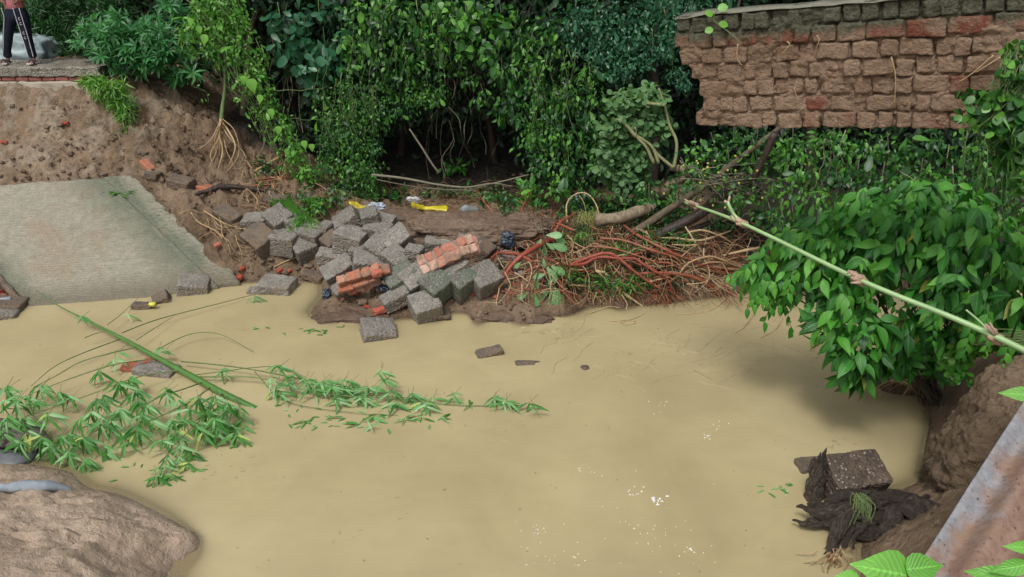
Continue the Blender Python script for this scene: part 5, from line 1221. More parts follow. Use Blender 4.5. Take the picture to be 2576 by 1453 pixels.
# ------------------------------------------------------------------ foliage of the far side, plant by plant
def curtain(name, label, cat, tm, mat, blobs, size, base, dens=1.0, v=(.1, .9), hang=.8, strands=(), smat=M_STEM, vn_=(0, 0), sl=None, upw=.5, jag=.45):
    mb = MB(); ms = MB()
    for b in blobs:
        px, py, Y, rx, ry = b[:5]; rd = b[5] if len(b) > 5 else .35
        s = mpp(D(px, py, Y)); area = rx * ry * 3.14 * s * s; n = int(dens * area / (size * size * .3) * 1.5)
        blob(mb, tm, px, py, Y, rx, ry, rd, n, size, v, hang, jag=jag, upw=upw)
        blob(mb, L_OBO if tm is not L_OBO else L_ROUND, px, py, Y, rx, ry, rd, max(3, int(n * .05)), size * (2.1 if size < .1 else 1.1), v, hang, jag=jag, upw=upw)
        if len(b) > 6: continue
        c = D(px, py, Y); tube(ms, [D(px + rs.uniform(-10, 10), py - ry * 1.3, Y + .1), c + rdirs(1)[0] * .05, c + np.array([rs.uniform(-.1, .1), -.1, -ry * s * 1.0])], [.008, .004], 4, rs.rand())
    for (P, Y, nl) in strands: strand(ms, mb, sl or tm, [D(x, y, Y) for x, y in P], .006, nl, size, v)
    return plant(name, label, cat, gp(*base), mb, mat, ms, smat)
# 1 fingered shrub
mb = MB(); ms = MB()
pts = []
for px, py, rx, ry, n in [(300,75,80,40,46),(370,110,70,50,60),(250,95,60,35,30),(430,60,50,50,26),(400,150,55,40,36),(330,150,60,40,30),(480,150,50,40,20),(540,235,26,26,0),(460,190,34,34,10),(280,130,50,30,14)]:
    for k in range(n):
        a = rs.rand() * 6.28; r = rs.rand() ** .5; x, y = px + math.cos(a) * rx * r, py + math.sin(a) * ry * r; pts.append(D(x, y, 11.9 + rs.uniform(-.35, .35)))
pts = np.array(pts); ax = unit(np.stack([rs.normal(size=len(pts)) * .5, rs.normal(size=len(pts)) * .4 - .5, rs.normal(size=len(pts)) * .4 + .45], 1))
whorls(mb, L_FINGER, pts, ax, 7, .17, np.clip(rs.normal(.55, .25, len(pts)), 0, 1), 1.0, .35)
b0 = gp(360, 220, 12.2)
for p in pts[::7]: tube(ms, [b0, (b0 + p) / 2 + [rs.uniform(-.2, .2), 0, .15], p], [.014, .004], 5, rs.rand())
plant('shrub', 'leafy shrub with long fingered leaves overhanging the left cliff', 'shrub', b0, mb, M_LFING, ms, M_TWIG, sname='branches')
# 2 small bamboo like herb on the cliff
mb = MB(); ms = MB()
for px, py, rx, ry, n in [(235,205,34,14,200),(280,225,50,26,420),(300,255,30,24,200),(315,280,24,26,110),(320,320,26,26,90),(335,345,20,14,30)]:
    blob(mb, L_LANCE, px, py, 11.35, rx, ry, .12, n, .12, (.3, .95), .35)
for k in range(22): strand(ms, mb, L_LANCE, [D(270 + rs.uniform(-20, 50), 215, 11.45), D(300 + rs.uniform(-20, 30), 270, 11.3), D(315 + rs.uniform(-25, 30), 300 + rs.uniform(0, 50), 11.2)], .004, 7, .09, (.3, .8))
plant('herb', 'bright green narrow leaved weed spilling down the left cliff below the brick course', 'weed', gp(290, 230, 11.5), mb, mat_leaf('weed leaves', (.04, .14, .02), (.09, .26, .035), (.2, .42, .06)), ms, M_STEM)
# 3 bright diagonal creeper
pl = [(520,10),(560,70),(600,130),(640,200),(680,262),(715,320),(745,380),(775,440)]
bl = [(x, y, 11.3 - .02 * i_, 36 if i_ < 4 else 26, 40, .2) for i_, (x, y) in enumerate(pl)] + [(560,20,11.4,50,40,.3),(600,60,11.4,40,50,.3),(540,110,11.4,30,50,.2),(505,60,11.3,26,60,.2),(650,150,11.4,30,40,.2),(470,90,11.3,20,40,.15)]
st = [([(500 + rs.uniform(-30, 80), 0), (540 + rs.uniform(-30, 60), 90), (590 + rs.uniform(-30, 60), 190), (640 + rs.uniform(-20, 50), 260), (700 + rs.uniform(-20, 30), 350), (760 + rs.uniform(-20, 20), 440)], 11.2 + rs.uniform(-.1, .15), 26) for k in range(16)]
st += [([(490, 80), (500, 150), (480, 220), (500, 240), (505, 270)], 11.2, 8), ([(560, 150), (585, 240), (600, 260)], 11.2, 10), ([(650,225),(720,225),(810,220)], 11.3, 3), ([(720,300),(800,305),(870,300)], 11.3, 3), ([(700,345),(790,360),(860,345),(900,310)], 11.3, 3)]
e = curtain('creeper', 'bright green creeper trailing diagonally down from the top left of the woods to the bank', 'creeper', L_SMALL, M_LB, bl, .058, (700, 400, 11.5), 1.0, (.3, 1), .7, st, M_STEM)
mb = MB(); hp = [(632,205,.22),(612,195,.14),(655,243,.14),(682,278,.15),(700,322,.14),(765,358,.14),(784,366,.12),(722,378,.12),(515,92,.16),(500,70,.12),(480,50,.12)]
for x, y, s in hp: mb = MB(); leaves(mb, L_HEART, D(x, y, 11.0)[None], np.array([[rs.uniform(-.3, .3), -.3, -1]]), np.array([[rs.uniform(-.3, .3), -1, .5]]), s * .8, .9); mb.build('heart_leaf', M_LB, e)

# 4 broad leaved tree
curtain('broadleaf_tree', 'tree with broad blue green oval leaves hanging left of the vine curtain', 'tree', L_OBO, M_LBLUE,
 [(720,60,11.8,40,40,.3),(760,100,11.7,50,46,.35),(720,110,11.6,34,40,.3),(810,120,11.8,44,40,.35),(770,150,11.6,40,34,.3),(860,60,11.9,50,40,.4),(800,30,11.9,50,30,.4),(840,150,11.8,34,34,.3),(750,185,11.6,26,30,.2),(790,220,11.7,24,30,.2),(700,40,11.8,26,26,.2),(830,190,11.9,30,26,.2)], .17, (760, 480, 12.2), .8, (.1, .95), .5, upw=.35)
# 5 central vine curtain
bl = [(880,215,11.8,40,40),(900,270,11.7,60,44),(860,320,11.6,46,46),(940,290,11.6,50,40),(890,350,11.5,50,50),(830,290,11.7,36,30),(940,370,11.5,36,40),(880,420,11.4,52,46),(930,440,11.4,44,44),(1000,260,11.8,60,40),(870,470,11.3,36,30),(915,485,11.3,34,24),(1060,240,11.8,50,36),(980,200,11.9,50,40),(830,360,11.5,30,40),(820,410,11.4,24,40),(1030,180,11.9,50,40),(1100,230,11.8,36,30),(820,240,11.8,30,30)]
st = [([(x, y), (x + rs.uniform(-20, 20), y + 60), (x + rs.uniform(-30, 30), y + 130)], 11.3, 12) for x, y in zip(rs.uniform(800, 960, 30), rs.uniform(150, 340, 30))]
curtain('vine_curtain', 'dense small leaved vine curtain hanging to the bank in the middle of the woods', 'vine', L_SMALL, M_LV, bl, .052, (900, 500, 11.6), .85, (.05, 1), .8, st)
# 6 creeping fern like top centre
bl = [(900,30,11.7,50,40),(950,60,11.6,40,60),(980,20,11.8,60,40),(920,110,11.6,40,40),(1050,40,11.8,60,50),(1100,100,11.8,60,50),(1060,100,11.6,24,34),(1150,30,11.8,60,40),(960,130,11.7,40,30),(1020,140,11.8,50,30),(890,160,11.6,30,30),(880,100,11.7,30,40),(1160,160,12,60,30)]
st = [([(x, y), (x + rs.uniform(-10, 10), y + 50), (x + rs.uniform(-15, 15), y + 110)], 11.4, 12) for x, y in zip(rs.uniform(870, 1180, 26), rs.uniform(-10, 120, 26))]
curtain('vine_curtain', 'mixed vine mass with drooping sprays at the top centre of the woods', 'vine', L_MED, M_LV, bl, .09, (1000, 480, 12), .75, (.15, 1), .7, st)
# 7 heart leaved vine
bl = [(1140,60,11.6,50,40),(1180,80,11.5,50,50),(1220,110,11.5,40,50),(1200,40,11.6,60,40),(1240,160,11.4,26,34),(1260,60,11.6,50,50),(1110,20,11.7,50,30),(1180,130,11.5,40,20)]
curtain('heart_leaved_vine', 'vine with bright heart shaped leaves draped over the top centre', 'vine', L_HEART, M_LV, bl, .105, (1200, 480, 12), .55, (.35, 1), .5, upw=.3)
# 8 right of centre curtain
bl = [(1270,190,11.5,36,40),(1290,240,11.4,40,40),(1330,150,11.6,50,50),(1350,220,11.5,50,50),(1310,290,11.3,30,30),(1370,290,11.3,50,50),(1260,280,11.5,26,36),(1330,350,11.2,40,44),(1400,350,11.1,44,44),(1420,260,11.3,50,50),(1360,410,11.0,44,40),(1430,420,10.9,44,40),(1470,340,11.1,40,50),(1480,260,11.4,46,50),(1400,470,10.8,40,30),(1340,460,11,30,20),(1380,80,11.7,60,50),(1300,90,11.7,40,50),(1460,480,10.8,50,26),(1480,190,11.5,50,40),(1215,240,11.6,24,24),(1190,200,11.7,30,24),(1500,420,10.9,30,30)]
st = [([(x, y), (x + rs.uniform(-20, 20), y + 60), (x + rs.uniform(-30, 30), y + 120)], 11.0, 12) for x, y in zip(rs.uniform(1320, 1500, 26), rs.uniform(100, 370, 26))]
curtain('vine_curtain', 'thick oval leaved climber cascading right of the black hollow', 'vine', L_MED, M_LV, bl, .085, (1380, 490, 11.3), .85, (.05, 1), .75, st)
# 9 upper right creeper
bl = [(1450,60,11.6,60,60),(1520,40,11.6,60,50),(1560,100,11.5,60,50),(1500,120,11.5,50,50),(1620,60,11.6,60,60),(1640,130,11.4,50,40),(1580,160,11.3,50,30),(1680,100,11.3,40,60),(1690,40,11.5,50,50),(1700,180,11.3,36,30),(1540,180,11.4,40,24),(1720,215,11.2,20,26),(1660,10,11.6,60,30),(1740,20,11.8,60,40),(1820,-10,12,80,40)]
curtain('vine_curtain', 'fine dark green climber filling the top of the woods left of the hanging wall', 'vine', L_SMALL, M_LBLUE, bl, .058, (1600, 480, 12), .85, (.0, .9), .6, [([(1500,0),(1495,40),(1500,70),(1490,90)], 11, 8)])
# 10 wilted young tree
mb = MB(); ms = MB()
for px, py, rx, ry, n in [(1570,250,40,26,200),(1630,240,46,24,200),(1560,310,50,50,420),(1630,300,50,50,420),(1540,370,44,44,340),(1600,380,44,50,380),(1560,440,36,36,240),(1670,310,20,40,90),(1520,420,24,30,110),(1610,450,30,30,120)]:
    blob(mb, L_ROUND, px, py, 10.4, rx, ry, .3, n, .085, (.1, .95), .5, jag=.3, upw=.5)
e = plant('uprooted_tree', 'small uprooted tree with dull leaves and crooked pale trunk left of the hanging wall', 'tree', G(1670, 495, 0), mb, M_LWILT)
mb = MB(); tube(mb, [G(1655, 512, .05), D(1671,491,10.3), D(1688,464,10.2), D(1715,452,10.15), D(1727,437,10.1), D(1712,425,10.1), D(1688,424,10.15)], [.085,.075,.062,.055,.048,.045,.035], 12, .5, .01); mb.build('trunk', M_TRUNK, e)
mb = MB()
for P in ([(1695,424),(1702,380),(1700,350),(1684,315),(1672,265),(1657,222)], [(1645,412),(1625,370),(1602,345),(1598,320)], [(1657,412),(1640,370),(1600,340)], [(1695,424),(1660,395),(1640,370)], [(1600,345),(1570,310),(1550,300)], [(1672,265),(1640,262),(1620,260)]):
    tube(mb, [D(x, y, 10.05 + .03 * i_) for i_, (x, y) in enumerate(P)], [.024, .02, .012], 7, .9)
mb.build('branches', mat_bark('olive bark', (.16, .17, .08), (.28, .28, .15), .7, 20), e)
# 11 low greens under the wall with yellow berries
bl = [(1740,400,9.9,40,40),(1790,380,9.8,50,36),(1850,360,9.7,50,36),(1900,345,9.6,50,30),(1760,450,9.7,50,36),(1840,420,9.6,50,44),(1900,400,9.5,50,50),(1700,470,9.9,40,40),(1960,380,9.5,50,50),(1640,500,10,60,24),(1850,490,9.4,60,40),(1940,460,9.3,50,50),(1570,490,10.3,60,26),(1620,470,10.2,50,30),(1930,540,9.2,50,24)]
e = curtain('bramble', 'tangled bramble with small yellow berries below the end of the hanging wall', 'bush', L_MED, M_LV, bl, .075, (1850, 520, 9.6), .62, (.1, 1), .4, [([(1700 + rs.uniform(0, 250), 380 + rs.uniform(0, 100)), (1750 + rs.uniform(0, 200), 430 + rs.uniform(0, 60)), (1800 + rs.uniform(0, 150), 500)], 9.2, 4) for k in range(24)], M_TWIG)
M_BERRY = mat_plain('yellow berries', (.42, .36, .07), (.5, .46, .12), 9)
for k in range(40):
    mb = MB(); lump(mb, D(rs.normal(1800, 70), rs.normal(455, 34), 9.2 + rs.uniform(-.1, .15)), (.012, .012, .012), None, 4, 0); mb.build('berry', M_BERRY, e)
# 12 vines beneath the wall
bl = [(2000,370,8.9,44,40),(2060,360,8.8,50,40),(2120,380,8.7,50,40),(2180,370,8.6,50,40),(2240,390,8.5,50,44),(2300,380,8.4,50,44),(2030,430,8.7,50,44),(2100,440,8.5,50,44),(2000,490,8.6,50,44),(2070,500,8.4,44,40),(2170,430,8.5,50,30),(2350,370,8.3,40,50),(2280,440,8.3,50,30),(1960,540,8.7,40,30),(2020,560,8.5,30,24),(2380,430,8.2,40,50),(2100,345,8.9,60,20),(2150,500,8.2,50,40),(2230,460,8.0,60,40),(2320,450,7.8,60,40),(2160,470,8.3,60,40),(2400,470,7.7,50,40)]
curtain('vine_curtain', 'oval leaved vines hanging in the gap beneath the brick wall', 'vine', L_MED, M_LV, bl, .075, (2150, 520, 8.8), .85, (.1, 1), .7, [([(2080,350),(2070,420),(2045,480),(2020,540)], 8.0, 0), ([(2220,350),(2212,370),(2200,395)], 8, 3), ([(2090,350),(2075,430),(2030,520)], 8.1, 1)], M_TWIG)
# 13 vines at right, over the wall end
mb = MB(); ms = MB()
for px, py, Y, rx, ry, n in [(2530,235,4.3,30,30,70),(2490,300,4.3,40,40,110),(2550,300,4.25,30,44,100),(2470,260,4.3,30,20,40),(2540,370,4.4,36,44,110),(2560,180,4.3,24,30,40),(2440,240,4.35,14,12,12),(2580,440,4.6,30,50,90),(2410,290,4.4,14,14,12)]:
    blob(mb, L_ROUND, px, py, Y, rx, ry, .14, n, .055, (.2, 1), .5); 
    if n > 40: blob(mb, L_LANCE, px, py, Y, rx, ry, .14, n // 2, .08, (.5, 1), .5)
for k in range(22): strand(ms, mb, L_ROUND, [D(2570 + rs.uniform(-30, 20), 110, 4.3), D(2540 + rs.uniform(-50, 30), 220, 4.2), D(2500 + rs.uniform(-80, 60), 330, 4.2)], .003, 5, .05, (.3, 1), .02)
plant('climber', 'leafy climber spilling over the right end of the brick wall', 'climber', gp(2560, 420, 4.6), mb, M_LV, ms, M_STEM)
bl = [(2420,480,8.0,40,50),(2470,440,7.9,50,60),(2530,420,7.8,50,60),(2480,520,7.8,50,50),(2550,500,7.7,50,60),(2590,560,7.6,50,60),(2440,370,8,40,50),(2520,350,8,50,50),(2600,450,7.7,50,60),(2590,340,7.9,50,60)]
curtain('vine_curtain', 'pale stemmed vine curtain at the right edge behind the glossy shrub', 'vine', L_SMALL, M_LV, bl, .06, (2550, 600, 8), .8, (.2, 1), .8, [([(2420 + k * 16, 330), (2415 + k * 16 + rs.uniform(-20, 20), 440), (2420 + k * 15 + rs.uniform(-20, 20), 560)], 7.4, 6) for k in range(11)], M_STEM)
# sticks and lianas in the black hollow
def twig(P, Y, r, label, mat=M_TWIG, v=.7, name='stick', cat='stick'):
    mb = MB(); tube(mb, [D(x, y, Y) for x, y in P], r, 6, v, .001); return tag(mb.build(name, mat), label, cat)
twig([(1030,325),(1060,370),(1085,410),(1104,436)], 11.3, [.012,.016,.014], 'straight pale dead stick slanting down in the black hollow')
twig([(935,440),(1020,450),(1100,465),(1180,472),(1250,460),(1330,440)], 11.1, [.02,.018,.014,.01], 'long bare horizontal branch across the foot of the black hollow', name='branch', cat='branch')
twig([(1180,472),(1240,462),(1290,470)], 11.05, [.014,.01,.006], 'thin side branch at the right end of the horizontal branch', name='branch', cat='branch')
twig([(945,452),(1040,470),(1130,478),(1200,480)], 11.2, [.008,.01,.006], 'thin bare stick lying under the long horizontal branch')
mb = MB()
for k in range(60):
    x = rs.choice([rs.uniform(940, 1330), rs.uniform(640, 800), rs.uniform(1060, 1220)]); y = rs.uniform(60, 330); L = rs.uniform(80, 220); P = [(x, y)]
    for i_ in range(4): P.append((P[-1][0] + rs.normal() * 12, P[-1][1] + L / 4))
    tube(mb, [D(a, min(b, 500), 12.0 + rs.uniform(-.4, .4)) for a, b in P], .005, 4, rs.uniform(0, .9), n=3, cap=False)
tag(mb.build('lianas', M_TWIG), 'thin pale lianas hanging in the dark hollows of the far side', 'lianas', kind='stuff')
mb = MB(); ml = MB()
for k in range(420):
    x, y = rs.uniform(780, 1430), rs.normal(500, 16); p = G(x, y, .02); a = rs.uniform(-3.1, 3.1); L = rs.uniform(.15, .5)
    tube(mb, [p, p + np.array([math.cos(a) * L * .5, -.05, rs.uniform(.02, .14)]), p + np.array([math.cos(a) * L, -.1, rs.uniform(-.02, .1)])], rs.uniform(.002, .005), 3, rs.rand(), n=3, cap=False)
tag(mb.build('twig_litter', M_ROOTT), 'drift of thin twigs washed up at the back of the mud bank', 'twigs', kind='stuff')
mb = MB(); n = 5200; xs = rs.uniform(640, 1950, n); ys = rs.normal(0, 16, n) + np.interp(xs, [640, 780, 880, 1300, 1450, 1950], [425, 470, 505, 500, 520, 560]); kk = ~((xs > 1015) & (xs < 1210) & (ys > 492)) & ~((xs > 870) & (xs < 985) & (ys > 500)) & (vn(np.stack([xs / 40, ys / 30, 0 * xs], 1), 5) > -.25); xs = xs[kk]; ys = ys[kk]; n = len(xs); ps = np.array([G(a, b, rs.uniform(.02, .2)) for a, b in zip(xs, ys)])
leaves(mb, L_MED, ps, rs.normal(size=(n, 3)) + [0, -.2, 0], unit(rs.normal(size=(n, 3)) * .5 + [0, -.3, 1]), rs.uniform(.05, .1, n), rs.rand(n) * .7); tag(mb.build('ground_cover', M_LV, org=(0, 11, 0)), kind='stuff')
# drooping grass over the blocks
mb = MB()
for k in range(200):
    t_ = rs.rand(); p0 = G(690 + rs.uniform(-20, 40), 500 + rs.uniform(-14, 14), .1); p1 = G(750 + rs.normal() * 14, 545 + rs.normal() * 8, .3); p2 = G(772 + rs.normal() * 14, 572 + rs.normal() * 7, .2)
    tube(mb, [p0, p0 * .4 + p1 * .6, p1 * .5 + p2 * .5], .0025, 3, rs.rand(), n=3, cap=False)
n = 420; ps = np.array([G(762 + rs.normal() * 16, 562 + rs.normal() * 10, rs.uniform(.18, .34)) for k in range(n)])
leaves(mb, L_LANCE, ps, rs.normal(size=(n, 3)) * .4 + [.4, -.3, -.5], rdirs(n), rs.uniform(.07, .13, n), rs.uniform(.2, 1, n))
tag(mb.build('grass_clump', M_LB), 'clump of drooping green grass hanging over the upper left blocks', 'grass clump')
for (px, py, n, lab) in [(790, 515, 260, 'low dark herb on the bank above the drooping grass'), (1325, 490, 60, 'bright leafy sprig beside the red upright roots at the hollow'), (1145, 420, 40, 'small star leaved sprig at the end of the pale dead stick')]:
    mb = MB(); blob(mb, L_MED, px, py, G(px, py + 12, .1)[1], 34 if n > 100 else 30, 20 if n > 100 else 50 if n == 60 else 16, .1, n, .07 if n > 100 else .13, (.3, 1), .2)
    tag(mb.build('herb', M_LV if n > 100 else M_LHERO), lab, 'herb')
# broken sprig with big pale leaves hanging over the roots
e = thing('broken_sprig', 'broken sprig with large pale green leaves lying over the left part of the roots', 'sprig', G(1375, 760, 0)); mb = MB(); ms = MB()
P = path([(1364,560,.5),(1368,600,.45),(1366,640,.42),(1352,690,.3),(1340,740,.14)]); tube(ms, P, [.008, .006], 6, .1)
P2 = path([(1366,620,.4),(1380,670,.34),(1390,720,.2),(1384,760,.1)]); tube(ms, P2, [.006, .005], 6, .3)
for x, y, dx, dz, s, c_ in [(1362,602,-.5,-1,.17,.42),(1374,592,1,.1,.18,.44),(1390,596,1,-.4,.16,.4),(1374,612,.8,-.5,.12,.42),(1384,615,1,-.2,.2,.4),(1370,615,0,-1,.14,.42),(1366,650,.2,-1,.11,.4),(1376,672,.6,-.9,.2,.36),(1386,670,1,-.5,.18,.34),(1372,690,-1,-.2,.14,.3),(1384,700,0,-1,.1,.26),(1352,700,-.2,-1,.16,.25),(1340,720,.2,-1,.16,.2),(1394,722,.5,-1,.24,.18),(1388,726,.1,-1,.25,.18),(1384,728,-.9,-.6,.24,.16),(1330,735,-.9,-.5,.14,.14),(1346,742,.2,-.8,.14,.14),(1310,660,-.6,-.5,.1,.3),(1300,580,.3,.8,.1,.1)]:
    mb = MB(); leaves(mb, L_OBO, G(x, y, c_)[None], np.array([[dx, -.25, dz]]), np.array([[rs.uniform(-.2, .2), -1, .6]]), s * 1.1, rs.uniform(.3, .9)); mb.build('leaf', M_PALE, e)
ms.build('stem', M_TWIG, e)
# seedling on the wall top
e = thing('seedling', 'tiny seedling with four round leaves growing out of the wall top near its broken end', 'seedling', wpt(*s_of(1872, 160))); ms = MB(); mb = MB()
P = [wpt(*s_of(x, y)) + n_w * .03 for x, y in ((1870, 105), (1843, 78), (1806, 50), (1800, 38), (1812, 16))]; tube(ms, P, .0035, 5, .7); ms.build('stem', M_STEM, e)
for x, y, dx, dz, s in [(1800,30,-1,.3,.06),(1812,14,1,.2,.07),(1815,52,1,-.2,.065),(1800,66,-1,-.3,.06)]:
    mb = MB(); leaves(mb, L_ROUND, (wpt(*s_of(x, y)) + n_w * .035)[None], np.array([[dx, -.2, dz]]), np.array([[0, -1, .7]]), s, .9); mb.build('leaf', M_LB, e)


# ------------------------------------------------------------------ glossy shrub, the big one at the right
e = thing('glossy_shrub', 'big shrub with glossy oval leaves drooping over the water at the right', 'shrub', gp(2400, 900, 6.2))
mb = MB(); lob = [(1985,650,6.5,56,60,.35,56),(2035,610,6.5,64,56,.4,64),(2100,560,6.5,80,60,.45,90),(2190,520,6.5,80,56,.5,90),(2280,490,6.4,80,56,.5,90),(2360,500,6.3,80,60,.5,90),(2060,680,6.3,70,60,.4,70),(2150,640,6.3,80,70,.45,90),(2240,590,6.2,90,80,.5,110),(2330,590,6.1,90,90,.5,110),(2430,600,6.0,90,90,.5,110),(2530,620,6.0,80,80,.5,90),(2200,720,6.35,50,40,.25,22),(2120,730,6.2,60,50,.35,50),(1940,700,6.4,30,40,.2,18),(2060,770,6.2,40,50,.25,30),(2090,820,6.0,40,50,.25,36),(2160,800,6.0,60,46,.3,46),(2250,800,6.0,50,40,.3,30),(2130,885,5.9,36,34,.25,36),(2185,860,5.9,44,40,.25,36),(2240,840,6.0,50,30,.25,30),(2300,810,6.1,60,40,.3,40),(2140,930,5.95,36,26,.2,26),(2260,890,6.15,44,36,.2,40),(2330,880,6.2,40,36,.2,36),(2200,905,6.1,36,30,.2,30),(2380,860,6.1,36,30,.2,26),(2380,800,6.0,60,40,.3,40),(1925,660,6.5,24,40,.2,14),(2340,700,5.9,60,60,.35,50),(2440,720,5.8,70,60,.35,60),(2540,740,5.7,60,60,.35,60)]
for px, py, Y, rx, ry, rd, n in lob:
    c = D(px, py, Y); s = mpp(c); n = int(n * 1.25); d = rdirs(n); k = d[:, 1] > .3; d[k, 1] *= -1
    r = rs.rand(n) ** .3 * (1.05 + .4 * fbm(d * 2.5 + px, 3, 3)); p = c + d * np.array([rx * s, rd, ry * s]) * r[:, None]
    dd = unit(d * [.9, .5, .3] + np.array([-.1, -.25, -.75]) + rs.normal(size=(n, 3)) * .5); nr = unit(d * .5 + np.array([-.05, -.45, .6]) + rs.normal(size=(n, 3)) * .45)
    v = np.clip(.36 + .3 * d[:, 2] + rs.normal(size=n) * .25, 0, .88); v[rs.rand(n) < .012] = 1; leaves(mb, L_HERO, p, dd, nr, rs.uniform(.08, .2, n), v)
shoots = MB()
for k in range(120):
    px, py, Y, rx, ry, rd, n = lob[rs.randint(len(lob))]
    if py > 760: continue
    c = D(px, py, Y); s_ = mpp(c); d = rdirs(1)[0]; d[1] = -abs(d[1]); d = unit(d)
    a = c + d * np.array([rx * s_, rd, ry * s_]) * .85; L = rs.uniform(.18, .42); dr = unit(d * [1, .6, .6] + [-.15, -.2, rs.choice([-.55, .45], p=[.7, .3])])
    P = [a, a + dr * L * .5, a + dr * L + [0, 0, -.08]]; tube(shoots, P, [.004, .002], 4, rs.rand()); P = spline(P, 5)
    for i_ in range(2, len(P)):
        sd_ = 1 if i_ % 2 else -1; t_ = unit(P[i_] - P[i_ - 1]); sx_ = unit(np.cross(t_, [0, 0, 1.])) * sd_
        leaves(mb, L_HERO, P[i_][None], (t_ * .55 + sx_ * .6 + [0, 0, -.45])[None], (np.array([0, -.5, .7]) + rs.normal(size=3) * .25)[None], rs.uniform(.09, .17) * (1.15 - .05 * i_), min(.9, max(0, rs.normal(.6, .22))))
mb.build('foliage', M_LHERO, e)
tag(shoots.build('shoots', M_STEM, e), kind='stuff')
mb = MB(); b0 = gp(2370, 930, 6.5)
for px, py, Y, rx, ry, rd, n in lob:
    c = D(px, py, Y); tube(mb, [b0 + rs.normal(size=3) * [.08, .08, .02], b0 * .5 + c * .5 + [rs.uniform(-.1, .1), .1, .15], c], [.010, .008, .005], 6, rs.rand() * .4, .002)
    for k in range(3): tube(mb, [c * .8 + b0 * .2, c + rdirs(1)[0] * .1, c + rdirs(1)[0] * rx * .8 * mpp(c)], [.006, .003], 4, rs.rand())
mb.build('branches', M_TWIG, e)
mb = MB()
for k in range(90):
    x0, y0 = rs.uniform(2230, 2330), rs.uniform(930, 960); x1, y1 = x0 + rs.normal() * 50 - 10, y0 + rs.uniform(5, 50)
    tube(mb, [Wz(x0, y0, .22), Wz((x0 + x1) / 2, (y0 + y1) / 2 - 8, .2), Wz(x1, y1, .03)], [rs.uniform(.004, .012), .003], 5, rs.rand())
tube(mb, [Wz(2242, 965, .12), Wz(2262, 950, .16), Wz(2290, 944, .18), Wz(2332, 952, .18)], [.018, .016, .014], 8, .8)
mb.build('roots', M_ROOTT, e)
mb = MB(); lump(mb, Wz(2290, 960, .0), (.36, .26, .14), None, 20, .2, 2, 4, .06, 8); tag(mb.build('mud_clod', M_MUDD), 'dark muddy root clod under the glossy shrub at the water edge', 'mud clod')
# low clover like plants on the right bank
mb = MB(); ms = MB()
for px, py, Y, rx, ry, n in [(2390,890,5.9,40,30,220),(2360,880,6.0,30,30,120),(2420,860,5.9,50,26,200),(2470,840,5.8,60,30,240),(2540,830,5.7,50,40,220),(2400,930,5.75,24,20,90),(2520,790,5.9,50,30,160),(2430,820,6,50,20,120)]:
    blob(mb, L_ROUND, px, py, Y, rx, ry, .2, n, .055, (.2, 1), .1, upw=1)
plant('ground_herb', 'low round leaved herb on the right bank beneath the glossy shrub', 'herb', gp(2450, 880, 5.8), mb, M_LB, ms)
mb = MB()
for k in range(26): tube(mb, [D(2440 + rs.uniform(-20, 20), 870, 5.5), D(2500, 850 + rs.uniform(-20, 20), 5.4), D(2590, 850 + rs.uniform(-20, 30), 5.3)], .003, 4, rs.uniform(.5, 1))
tube(mb, [D(2545, 850, 5.3), D(2560, 810, 5.2), D(2580, 780, 5.1)], .008, 5, 0)
tag(mb.build('grass_clump', M_STEM), 'long bent grass stems beside the right earth bank', 'grass clump')

# ------------------------------------------------------------------ young bamboo stem crossing the view at the right
e = thing('bamboo_shoot', 'pale green young bamboo stem slanting close to the viewer across the right side', 'bamboo', D(2620, 905, 1.75))
Ys = [2.5, 2.3, 2.02, 1.85, 1.72, 1.5, 1.3]; Pc = [(1722, 509), (1868, 563), (2170, 708), (2420, 810), (2640, 915), (3000, 1120), (3500, 1480)]
P = np.array([D(x, y, Y) for (x, y), Y in zip(Pc, Ys)]); R = [.0035, .0054, .0068, .0078, .0088, .01, .012]
mb = MB(); tube(mb, P, R, 16, .75, 0, 12); mb.build('culm', M_CULM2, e)
mb = MB()
for (x, y, Y, r) in [(1745, 516, 2.46, .009), (1866, 562, 2.31, .011), (1850, 552, 2.33, .009), (2162, 704, 2.03, .013), (2146, 690, 2.05, .009), (2503, 850, 1.81, .013), (2490, 832, 1.83, .01)]:
    mb = MB(); lump(mb, D(x, y, Y), (r * 1.9, r, r), rot(0, 25, 0), 12, .25, 2, rs.randint(99), .08, 8, var=.0); mb.build('node_sheath', M_CULM2, e)
for a_, b_, Y in [((2155, 700), (2138, 684), 2.03), ((2165, 712), (2140, 712), 2.0), ((2510, 850), (2490, 812), 1.8), ((2505, 848), (2478, 815), 1.8), ((1745, 516), (1722, 502), 2.45)]: mb = MB(); tube(mb, [D(*a_, Y), D(*b_, Y)], [.006, .002], 8, .0, smooth=False); mb.build('bud', M_CULM2, e)
mb = MB(); tube(mb, [D(1864, 560, 2.31), D(1846, 540, 2.33), D(1835, 520, 2.34), D(1831, 508, 2.35)], [.006, .005, .0055], 10, .7); tube(mb, [D(1831, 512, 2.35), D(1822, 506, 2.35)], [.005, .004], 8, .1, smooth=False); tube(mb, [D(1832, 512, 2.35), D(1836, 494, 2.35)], [.005, .003], 8, .1, smooth=False)
tube(mb, [D(2500, 848, 1.81), D(2465, 810, 1.84), D(2430, 780, 1.86)], [.003, .0025], 8, .8); mb.build('side_shoot', M_CULM2, e)

